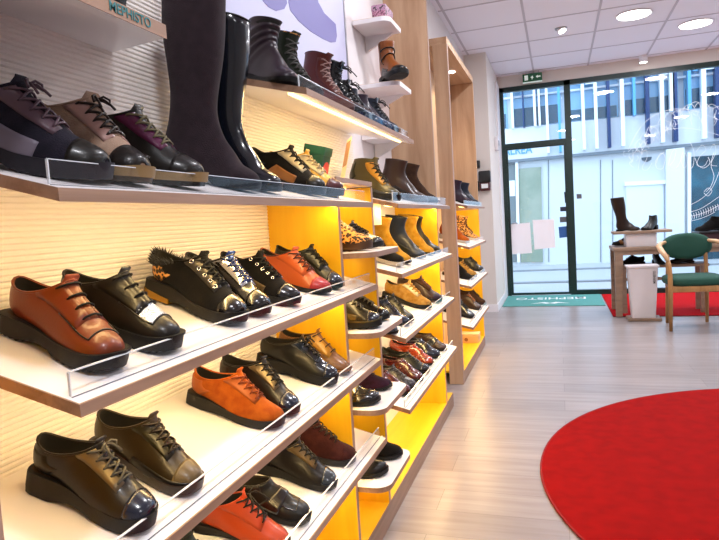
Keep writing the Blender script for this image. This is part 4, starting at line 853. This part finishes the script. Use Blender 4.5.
PLACE = {'a1': (-0.867, 0.655, 14, 0.967),
 'a2': (-0.878, 0.833, -2.9, 0.982),
 'a3': (-0.877, 0.933, 5.9, 0.979),
 'a4': (-0.87, 1.214, 0.5, 0.921),
 'a5': (-0.87, 1.335, -0.4, 0.908),
 'a6': (-0.877, 1.63, -4, 0.949),
 'a7': (-0.875, 1.743, 0, 0.94),
 'b1': (-0.855, 0.752, -6.1, 0.877),
 'b2': (-0.856, 0.852, 3.8, 0.89),
 'b3': (-0.877, 1.143, -8, 0.956),
 'b4': (-0.875, 1.255, -8, 0.95),
 'b5': (-0.862, 1.395, -8, 0.9),
 'b6': (-0.867, 1.63, -12, 0.93),
 'b7': (-0.863, 1.723, -3.3, 0.89),
 'c1': (-0.841, 0.749, 3.4, 0.844),
 'c2': (-0.847, 0.894, -0.0, 0.864),
 'c3': (-0.851, 1.218, -0.8, 0.878),
 'c4': (-0.851, 1.344, -5.7, 0.884),
 'c5': (-0.849, 1.552, 9.9, 0.883),
 'c6': (-0.862, 1.71, 0.7, 0.921),
 'd1': (-0.859, 1.487, 10.4, 0.923),
 'd2': (-0.864, 1.632, 14, 0.954),
 'd3': (-0.859, 1.282, 14, 0.935),
 'd4': (-0.854, 1.16, 14, 0.916),
 'd5': (-0.861, 1.002, 0.5, 0.79),
 'e1': (-0.833, 1.558, -25, 0.88),
 'e2': (-0.84, 1.7, -24, 0.88),
 'e3': (-0.842, 1.96, -19, 0.86),
 'e4': (-0.862, 2.075, -4, 0.89),
 'e5': (-0.864, 2.18, -4, 0.9),
 'e6': (-0.865, 2.28, 0, 0.9),
 'e7': (-0.864, 2.41, -3, 0.9),
 'e8': (-0.856, 2.54, -6, 0.87),
 'f1': (-0.86, 0.766, 8.4, 0.92),
 'f2': (-0.795, 2.975, -58, 0.95),
 'g1': (-0.819, 1.927, -5.1, 0.86),
 'g2': (-0.8, 2.05, -3, 0.8),
 'g3': (-0.8, 1.899, 0.8, 0.85),
 'g4': (-0.8, 2.05, -2, 0.82),
 'g5': (-0.82, 1.868, -2, 0.88),
 'g6': (-0.82, 2.021, 3, 0.866),
 'g7': (-0.81, 2.075, -8, 0.9),
 'g8': (-0.825, 1.891, 0.5, 0.907),
 'h1': (-0.86, 2.5, -25, 1.0),
 'h2': (-0.879, 3.004, -3.6, 0.985),
 'h3': (-0.879, 3.28, -3.3, 0.984),
 'i1': (-0.851, 2.501, -4, 0.85),
 'i2': (-0.877, 2.644, -5, 0.951),
 'i3': (-0.878, 2.938, -0.7, 0.947),
 'i4': (-0.879, 3.208, -8.7, 0.958),
 'i5': (-0.88, 3.34, -4.6, 0.946),
 'j1': (-0.864, 2.319, -5, 0.9),
 'j2': (-0.877, 3.0, -10, 0.962),
 'j3': (-0.871, 3.224, -4.1, 0.957),
 'j4': (-0.859, 2.513, -2, 0.88),
 'j5': (-0.854, 2.62, -2, 0.86),
 'k1': (-0.856, 2.7, -3.2, 0.897),
 'k2': (-0.863, 2.81, 0.7, 0.921),
 'k3': (-0.871, 2.997, -4.1, 0.923),
 'k4': (-0.869, 3.15, -5, 0.92),
 'k5': (-0.853, 3.34, -3.2, 0.886),
 'k6': (-0.865, 2.456, -2, 0.9),
 'k7': (-0.859, 2.55, -2, 0.88),
 'l1': (-0.868, 4.859, -0.6, 0.892),
 'l2': (-0.867, 5.28, -0.1, 0.889),
 'l3': (-0.873, 4.544, -1.3, 0.893),
 'l4': (-0.863, 5.042, 0.2, 0.875),
 'l5': (-0.855, 4.578, 14, 0.875),
 'l6': (-0.878, 4.819, -3, 0.934),
 'l7': (-0.877, 5.286, -0.7, 0.927),
 'l8': (-0.878, 4.633, -3.1, 0.934),
 'l9': (-0.878, 5.039, -3, 0.944),
 'm1': (-0.876, 5.32, -0.9, 0.927)}
for key_, pl_ in PLACE.items():
    if key_ in SHOES: shoe(key_, pl_, hi=key_[0] in 'abcde')

# ---------------------------------------------------------------- things on the shelf besides shoes
t = thing('shoebox', 'dark green shoebox with a pink-red round print, behind the yellow sneaker', 'box', (-.80, 1.70, 1.285))
t.matrix_world = Matrix.Translation((-.795, 1.755 - .06, 1.2805)) @ Matrix.Rotation(math.radians(15), 4, 'Y')
t.matrix_world = Matrix.Translation((-.80, 1.86, 1.218 + (-.588 + .80) * T15 + .001)) @ Matrix.Rotation(math.radians(15), 4, 'Y')
MB().bbox(0, .07, -.035, .03, 0, .145, .002).build('box_body', mat('box_green', '#0c4a3e', .5), t, 'auto')
MB().bbox(-.002, .072, -.037, .032, .120, .147, .002).build('lid', mat('box_teal', '#155a4c', .5), t, 'auto')
MB().lathe([(.026, 0), (.026, .0012)], 0, 0, 24).build('round_print', mat('print_red', '#c83a3a', .5), t).matrix_local = Matrix.Translation((.0705, 0, .075)) @ Matrix.Rotation(PI / 2, 4, 'Y')
MB().box(.015, .05, -.0362, -.0352, .03, .08).build('figure_print', mat('print_tan', '#c09060', .5), t)
t = thing('leaflet_stand', 'clear leaflet stand with a printed card leaning beside the green shoebox', 'stand')
t.matrix_world = Matrix.Translation((-.70, 1.945, 1.218 + (-.588 + .70) * T15 + .001)) @ Matrix.Rotation(math.radians(-62), 4, 'Z') @ Matrix.Rotation(math.radians(-14), 4, 'X')
MB().box(-.055, .055, 0, .003, 0, .20).build('acrylic_back', 'acrylic', t); MB().box(-.052, .052, -.0012, 0, .004, .195).build('card', mat('card_cream', '#efe2c0', .5), t)
MB().box(-.045, .045, -.0018, -.0012, .10, .185).build('card_picture', mat('card_brown', '#b07c4c', .5), t); MB().box(-.055, .055, -.03, .003, 0, .003).build('foot', 'acrylic', t)

# ---------------------------------------------------------------- window display table
t = thing('display_table', 'greige wooden display table on the red carpet by the window', 'table', (0, 0, 0))
X0, X1, Y0, Y1 = .545, 2.25, 6.80, 7.36
MB().bbox(X0 - .01, X1 + .01, Y0 - .01, Y1 + .01, .695, .730, .004).build('table_top', 'table_wood', t, 'auto')
for x in (X0, X1 - .07):
    for y in (Y0, Y1 - .05):
        MB().add([(x, y, .0095), (x + .062, y, .0095), (x + .062, y + .045, .0095), (x, y + .045, .0095), (x, y, .695), (x + .085, y, .695), (x + .085, y + .05, .695), (x, y + .05, .695)],
                 [(0, 3, 2, 1), (4, 5, 6, 7), (0, 1, 5, 4), (1, 2, 6, 5), (2, 3, 7, 6), (3, 0, 4, 7)]).build('leg', 'table_wood', t)
MB().box(X0 + .086, X1 - .07, Y0 + .01, Y0 + .03, .650, .695).build('apron', 'table_wood', t)
t = thing('low_shelf_table', 'lower wooden display shelf standing under the window table', 'table', (0, 0, 0))
MB().bbox(.62, 1.46, 7.00, 7.30, .492, .52, .003).build('table_top', 'table_wood', t, 'auto')
for x in (.63, 1.38):
    for y in (7.01, 7.25): MB().box(x, x + .045, y, y + .04, .0095, .492).build('leg', 'table_wood', t)
MB().box(.675, 1.38, 7.02, 7.04, .36, .39).build('stretcher', 'table_wood', t)
t = thing('display_riser', 'white block with a wooden board carrying the tall brown boot', 'stand', (0, 0, 0))
MB().bbox(.672, .960, 6.88, 7.15, .731, .868, .004).build('white_block', 'plastic_white', t, 'auto'); MB().bbox(.548, 1.10, 6.84, 7.20, .868, .894, .003).build('top_board', 'table_wood', t, 'auto')
t = thing('display_riser', 'burgundy block behind the green chair carrying the black bootie', 'stand', (0, 0, 0))
MB().bbox(1.36, 1.75, 6.86, 7.14, .731, .835, .004).build('block', mat('riser_plum', '#3a1822', .5), t, 'auto'); MB().bbox(1.34, 1.77, 6.84, 7.16, .835, .850, .003).build('top_board', mat('riser_black', '#181416', .4), t, 'auto')
SHOES.update({
 'z1': ('tall', 'thin', 's1', 'dark_brown', 'black_rubber', {}, 'sock_boot', 'boot', 'tall dark brown sock boot on the wooden riser by the window'),
 'z2': ('short', 'heel', 's1', 'black_leather', 'black_rubber', {}, 'ankle_boot', 'boot', 'small black heeled ankle boot right of the tall sock boot'),
 'z3': ('loafer', 'thin', 's1', 'black_leather', 'black_rubber', dict(saddle='tan'), 'loafer', 'shoe', 'black loafer with tan strap at the left end of the window table'),
 'z4': ('low', 'sneaker', 's1', 'black_suede', 'black_rubber', dict(laces='cross', lace='grey_lace'), 'sneaker', 'sneaker', 'black sneaker under the left end of the window table'),
 'z5': ('low', 'heel', 's1', 'black_leather', 'black_rubber', dict(laces='cross', lace='black_lace'), 'lace_up_shoe', 'shoe', 'black heeled shoe on the lower shelf between bin and chair'),
 'z6': ('loafer', 'thin', 's1', 'black_leather', 'black_rubber', {}, 'loafer', 'shoe', 'black flat shoe on the lower shelf seen under the green backrest'),
 'z7': ('loafer', 'thin', 's1', 'leopard', 'black_rubber', dict(saddle='black_leather'), 'loafer', 'shoe', 'leopard and black shoe propped just left of the green backrest'),
 'z8': ('short', 'thin', 's1', 'black_suede', 'black_rubber', {}, 'ankle_boot', 'boot', 'black suede bootie pointing left on the dark riser at the right edge'),
})
shoe('z1', (.585, 6.98, 4, .86), frame=.894); shoe('z2', (.985, 7.07, -125, .95), frame=.894)
shoe('z3', (.81, 7.245, 184, .92), frame=.730); shoe('z4', (.875, 7.15, 186, .92), frame=.520)
shoe('z5', (.975, 7.22, -80, .88), frame=.520); shoe('z6', (1.345, 7.14, 188, .9), frame=.520)
shoe('z7', (1.165, 7.06, 80, .95), frame=.730); shoe('z8', (1.62, 7.0, 178, 1.05), frame=.850)

# bin
t = thing('waste_bin', 'white tapered bin on a wooden base in front of the window table', 'bin', (.785, 6.66, 0))
MB().bbox(-.15, .16, -.11, .11, .001, .028, .004).build('wooden_base', 'table_wood', t, 'auto')
r0 = [(-.11, -.085), (.115, -.085), (.115, .085), (-.11, .085)]
def rring(w, d, z, r=.02):
    P = []
    for cx, cy, a0 in ((w - r, d - r, 0), (-w + r, d - r, PI / 2), (-w + r, -d + r, PI), (w - r, -d + r, 1.5 * PI)):
        for k in range(5): a = a0 + PI / 2 * k / 4; P.append((cx + r * math.cos(a), cy + r * math.sin(a), z))
    return P
MB().loft([rring(.108, .085, .03), rring(.138, .105, .535), rring(.150, .117, .540), rring(.150, .117, .556), rring(.143, .110, .556), rring(.130, .098, .535), rring(.100, .078, .04)]).build('bin_body', 'plastic_white', t, 'auto')
text('side_lettering', 'MEPHISTO', .034, 'print_dark', t, Matrix.Translation((.100, -.1035, .44)) @ Matrix.Rotation(math.radians(3.2), 4, 'X') @ Matrix.Rotation(PI / 2, 4, 'X') @ Matrix.Rotation(PI / 2, 4, 'Z'), .0006, xs=.8)

# green chair: faces the camera
t = thing('green_armchair', 'wooden armchair with green oval backrest and green seat', 'chair', (0, 0, 0))
t.matrix_world = Matrix.Translation((1.165, 6.25, 0)) @ Matrix.Rotation(math.radians(4), 4, 'Z')
def superell(a, b, n=28, e=2.6):
    return [(a * math.copysign(abs(math.cos(2 * PI * i / n)) ** (2 / e), math.cos(2 * PI * i / n)), b * math.copysign(abs(math.sin(2 * PI * i / n)) ** (2 / e), math.sin(2 * PI * i / n))) for i in range(n)]
seat = MB(); R_ = []
for z, k in ((.408, .90), (.414, .97), (.430, 1.0), (.455, 1.0), (.474, .97), (.486, .86), (.490, .6), (.491, .2)):
    R_.append([(x * k, y * k - .01, z) for x, y in superell(.245, .225, 32, 4)])
seat.loft(R_).build('seat', 'chair_green', t, True)
R_ = []
for d, k in ((-.030, .3), (-.029, .7), (-.024, .90), (-.010, 1.0), (.008, 1.0), (.022, .92), (.027, .7), (.028, .3)):
    R_.append([(x * k, .195 + d + .30 * x * x * -1.0 + .02, .742 + y * k) for x, y in superell(.222, .124, 36, 2.25)])
MB().loft(R_).build('backrest', 'chair_green', t, True)
MB().bbox(-.235, .235, -.225, -.195, .355, .407, .004).build('front_rail', 'chair_wood', t, 'auto'); MB().bbox(-.175, .175, .17, .195, .355, .407, .004).build('back_rail', 'chair_wood', t, 'auto')
for s in (-1, 1):
    MB().tube([(s * .205, -.205, .38), (s * .18, .18, .38)], .018, 8).build('side_rail', 'chair_wood', t, True)
    MB().tube([(s * .243, -.215, .002), (s * .240, -.215, .35), (s * .240, -.215, .50), (s * .243, -.205, .60), (s * .250, -.18, .650)], [.015, .021, .021, .020, .018], 10).build('front_leg', 'chair_wood', t, True)
    MB().tube([(s * .175, .225, .002), (s * .170, .195, .38), (s * .165, .192, .60), (s * .165, .205, .78)], [.015, .020, .018, .016], 10).build('rear_leg', 'chair_wood', t, True)
    MB().tube([(s * .250, -.20, .640), (s * .268, -.16, .690), (s * .283, -.08, .735), (s * .275, .03, .762), (s * .235, .13, .780), (s * .185, .188, .788)], [.016, .022, .026, .025, .020, .016], 10).build('armrest', 'pale_oak', t, True)

# paper notices and stickers on the glass door
def on_glass(px, y=YW - .003):
    d = Fv + R2 * ((px[0] - 359.5) / FPX) - U2 * ((px[1] - 270) / FPX); k = y / d.y; return (d.x * k, 1.15 + d.z * k)
def sheet(name, quad, m, lab, cat='notice', grp=None):
    P = [on_glass(q) for q in quad]; return tag(MB().prism(P, YW - .0035, YW - .0015, 'y').build(name, m), lab, cat, grp)
mat('paper_pink', '#faf4f8', .8); mat('sticker_navy', '#1a2440', .5); mat('sticker_blue', '#2a5a9a', .5); mat('sticker_grey', '#5a5a62', .5)
sheet('paper_notice', [(508.5, 224.5), (530, 222.5), (532, 253), (510.5, 254.5)], 'paper_pink', 'pale pinkish sheet stuck low on the left half of the glass door')
sheet('paper_notice', [(532.5, 220), (554, 219), (555.5, 247.5), (534.5, 249.5)], 'paper_pink', 'pale pinkish sheet stuck on the right half of the glass door')
sheet('door_sticker', [(564, 192), (567.5, 192), (568.5, 203), (565, 203)], 'sticker_navy', 'uppermost navy vertical sticker on the door edge', 'sticker')
sheet('door_sticker', [(560, 207), (567.5, 206.5), (568, 211), (560.3, 211.5)], 'sticker_navy', 'small wide navy sticker, second from the top on the door', 'sticker')
sheet('door_sticker', [(559.7, 217), (568.3, 216.5), (568.7, 222), (560, 222.5)], 'sticker_grey', 'grey wide sticker, third from the top on the door', 'sticker')
sheet('door_sticker', [(558.5, 227), (567, 226), (568, 237), (559.5, 238)], 'sticker_blue', 'blue square sticker lowest on the door', 'sticker')
sheet('window_sticker', [(576.5, 194), (581.5, 194), (581.8, 198.5), (576.8, 198.8)], 'sticker_grey', 'small grey sticker on the shop window beside the mullion', 'sticker')
# white painted winter drawing on the shop window
mat('white_vinyl', '#f6fafc', .6)
def vinyl(name, lines, lab, r=.0045):
    m = MB()
    for ln in lines:
        P = [on_glass(q) for q in ln]; pts = []
        for i in range(len(P) - 1):
            for k in range(4):
                q = cr(P, i + k / 4); pts.append((q[0], YW - .003, q[1]))
        pts.append((P[-1][0], YW - .003, P[-1][1])); m.tube(pts, r, 5)
    return tag(m.build(name, 'white_vinyl', None, True), lab, 'window drawing')
rg = random.Random(5)
L1 = []
for i in range(16):   # arching branch of strokes
    a = i / 15; x = 628 + 90 * a; y = 152 - 44 * math.sin(a * 2.1); L1.append([(x, y), (x + 4 + rg.uniform(-1, 2), y - 5 + rg.uniform(-2, 2)), (x + 10, y - 4 + rg.uniform(-3, 3)), (x + 14, y + rg.uniform(-2, 3))])
    for k in range(3):
        q = (x + rg.uniform(-4, 6), y + rg.uniform(-4, 10)); L1.append([q, (q[0] + rg.uniform(-2, 2), q[1] + rg.uniform(2, 4)), (q[0] + rg.uniform(-3, 3), q[1] + rg.uniform(5, 8))])
L1.append([(628, 150), (640, 128), (655, 115), (675, 109), (695, 111), (719, 120)])
L1.append([(632, 156), (645, 140), (660, 132), (680, 128), (700, 130), (722, 136)])
vinyl('window_drawing', L1, 'white drawn arch of twigs on the upper shop window', .0024)
L2 = [[(638, 170), (641, 155), (646, 150), (647, 158), (642, 168), (647, 170), (652, 163)], [(656, 164), (660, 154), (665, 156), (663, 168), (657, 168), (656, 160), (664, 152)], [(668, 166), (672, 152), (676, 150), (674, 160), (670, 166), (676, 168), (681, 160)],
      [(683, 152), (681, 160), (684, 168), (688, 162), (685, 153), (683, 158)], [(690, 142), (694, 152), (693, 166), (688, 170)], [(696, 152), (702, 145), (706, 150), (700, 156), (697, 165), (704, 166), (708, 160)], [(710, 150), (714, 144), (716, 152), (711, 164), (717, 166)]]
vinyl('window_drawing', L2, 'white handwritten scrawl across the middle of the shop window', .0022)
L3 = [[(690, 205), (698, 201), (706, 195), (712, 188), (716, 180), (719, 172)], [(714, 152), (711, 165), (714, 176), (711, 186), (706, 192)], [(704, 192), (708, 188), (712, 191), (708, 196), (704, 193)], [(690, 212), (700, 209), (710, 203), (720, 196)],
      [(692, 216), (700, 214), (708, 211), (716, 207), (722, 203)], [(691, 221), (699, 219), (707, 216), (715, 212)], [(695, 158), (698, 165), (704, 168), (710, 163), (708, 157)]]
for i in range(12): q = (691 + 2.4 * i, 214 - .9 * i); L3.append([q, (q[0] + 1, q[1] + 3), (q[0] + .6, q[1] + 6)])
vinyl('window_drawing', L3, 'white sleigh-like scribble at the right edge of the shop window', .0026)

# ---------------------------------------------------------------- street and facade opposite
S(MB().box(-12, 16, YW + .14, 14.0, -.14, -.02).build('ground_pavement', mat('pavement', '#b9bcc0', .7)))
kb = MB().box(-12, 16, 10.35, 10.50, -.02, .002).box(-12, 16, 12.55, 12.70, -.02, .004); S(kb.build('ground_kerb', mat('kerb', '#8d9298', .8)))
YF = 14.0
def onf(px, y=YF):
    d = Fv + R2 * ((px[0] - 359.5) / FPX) - U2 * ((px[1] - 270) / FPX); k = y / d.y; return (d.x * k, 1.15 + d.z * k)
S(MB().box(-12, 16, YF, YF + 3, -.1, 6.6).build('facade_wall', mat('facade_white', '#d8dee4', .6)))
fb = thing('opposite_building', 'blue and white glazed building across the street', 'building', (0, YF, 0))
mat('facade_glass', '#86b8dc', .12, coat=.5); mat('facade_dark_glass', '#1c5470', .15, coat=.5); mat('fin_white', '#f2f6fa', .4); mat('fin_navy', '#0c3468', .4); mat('fin_cyan', '#5aa8d8', .4); mat('panel_white', '#e2e6ec', .5)
MB().box(-11, 15, -.10, -.02, 2.34, 3.02).build('fascia_panel', 'panel_white', fb)
MB().box(-11, 15, -.16, -.02, 2.28, 2.34).build('fascia_shadow_strip', mat('shadow_joint_grey', '#76808a', .5), fb)  # dark grey strip painted as the shadow line under the fascia
for i in range(-9, 13):
    xa = .2 + i * 1.13
    if -5 < xa < 8:
        w = MB().box(xa + .05, xa + 1.08, -.03, -.005, 3.04, 5.2).build('window', 'facade_glass', fb); MB().box(xa + .08, xa + 1.05, -.036, -.030, 3.05, 3.28 + .08 * ((i * 7) % 3)).build('dark_pane', 'facade_dark_glass', w)
MB().box(-11, 15, -.12, -.02, 3.66, 3.70).build('transom_rail', 'panel_white', fb)
for px, m, w in ((513, 'fin_white', .05), (523.7, 'fin_navy', .03), (535, 'fin_white', .05), (539.5, 'fin_white', .04), (547, 'fin_white', .05), (559, 'fin_cyan', .05), (582.5, 'fin_white', .06), (595, 'fin_white', .06), (607.5, 'fin_navy', .06),
                 (621, 'fin_white', .07), (633, 'fin_cyan', .05), (645.8, 'fin_navy', .07), (660, 'fin_white', .07), (670, 'fin_white', .08), (672.8, 'fin_navy', .08), (687, 'fin_cyan', .06), (701, 'fin_white', .08), (715, 'fin_navy', .10)):
    x = onf((px, 110))[0]; lo = 2.40 if px in (607.5, 645.8, 672.8, 715, 621, 595, 582.5, 547, 559, 660, 701) else 3.0
    MB().box(x - w / 2, x + w / 2, -.30, -.10, lo, 5.6).build('fin', m, fb)
for x in [onf((715, 110))[0] + .6 * k for k in range(1, 9)]: MB().box(x - .03, x + .03, -.30, -.10, 2.4, 5.6).build('fin', ('fin_white', 'fin_navy', 'fin_cyan')[int(x * 10) % 3], fb)
lv = MB(); ld = MB(); rl = random.Random(9); x = -2.0
while x < 4.2:
    w = rl.uniform(.07, .2); h = rl.uniform(.10, .24); (lv if rl.random() < .62 else ld).box(x, x + w, -.24, -.20, 3.98 - h, 4.02); x += w + rl.uniform(.01, .05)
lv.build('louvre_band', 'fin_white', fb); ld.build('louvre_band', 'fin_cyan', fb)
# ground floor of the facade
def fpanel(name, quad, m, y0=-.06, y1=-.005): return MB().prism([onf(q) for q in quad], y0, y1, 'y').build(name, m, fb)
fpanel('pier', [(665, 150), (683, 148), (683, 262), (665, 262)], 'panel_white', -.16)
dd = fpanel('door', [(626, 185), (663, 183), (664, 262), (627, 262)], mat('door_white', '#e4ecf4', .4), -.05)
fpanel('door_surround', [(624, 182), (665.5, 180), (665.5, 184), (624, 186)], 'fin_white', -.10)
fpanel('shop_window', [(690, 157), (735, 154), (735, 262), (690, 262)], mat('shop_dark', '#173a4a', .2, coat=.5, pattern=('mottle', '#2d6a80', 2.2)), -.05)
fpanel('window_jamb', [(686.5, 153), (690, 153), (690, 262), (686.5, 262)], 'fin_white', -.12)
fpanel('shop_window', [(519, 169), (541, 167), (543, 262), (521, 262)], mat('shop_green', '#8a9a88', .25, coat=.4, pattern=('mottle', '#a8b0a0', 1.5)), -.05)
fpanel('shop_window', [(504, 165), (515, 164), (516.5, 262), (506, 262)], mat('shop_grey', '#7a8488', .3), -.05)
fpanel('window_jamb', [(515.5, 162), (518.5, 162), (520.5, 262), (517.5, 262)], 'fin_white', -.12)
fpanel('white_notice', [(507.5, 181), (515, 180.5), (515.5, 196), (508, 196.5)], 'fin_white', -.07)
for px in (548, 600, 612): fpanel('joint', [(px, 160), (px + .8, 160), (px + 1.2, 262), (px + .4, 262)], 'shadow_joint_grey', -.012)
m = MB().lathe([(.10, 0), (.09, -.05), (.03, -.09)], 0, 0, 20).build('dome_camera', mat('camera_grey', '#4c5864', .4), fb, 'auto'); q = onf((645.5, 158)); m.matrix_local = Matrix.Translation((q[0], -.16, q[1]))
q = onf((518, 151)); text('cyan_lettering', 'ALREA', .26, 'fin_cyan2' if 0 else 'fin_cyan', fb, Matrix.Translation((q[0], -.115, q[1])) @ Matrix.Rotation(PI / 2, 4, 'X'), .01, xs=.8)
S(MB().box(-12, 16, 30, 31, -1, .5).build('ground_backdrop_wall', 'facade_white'))
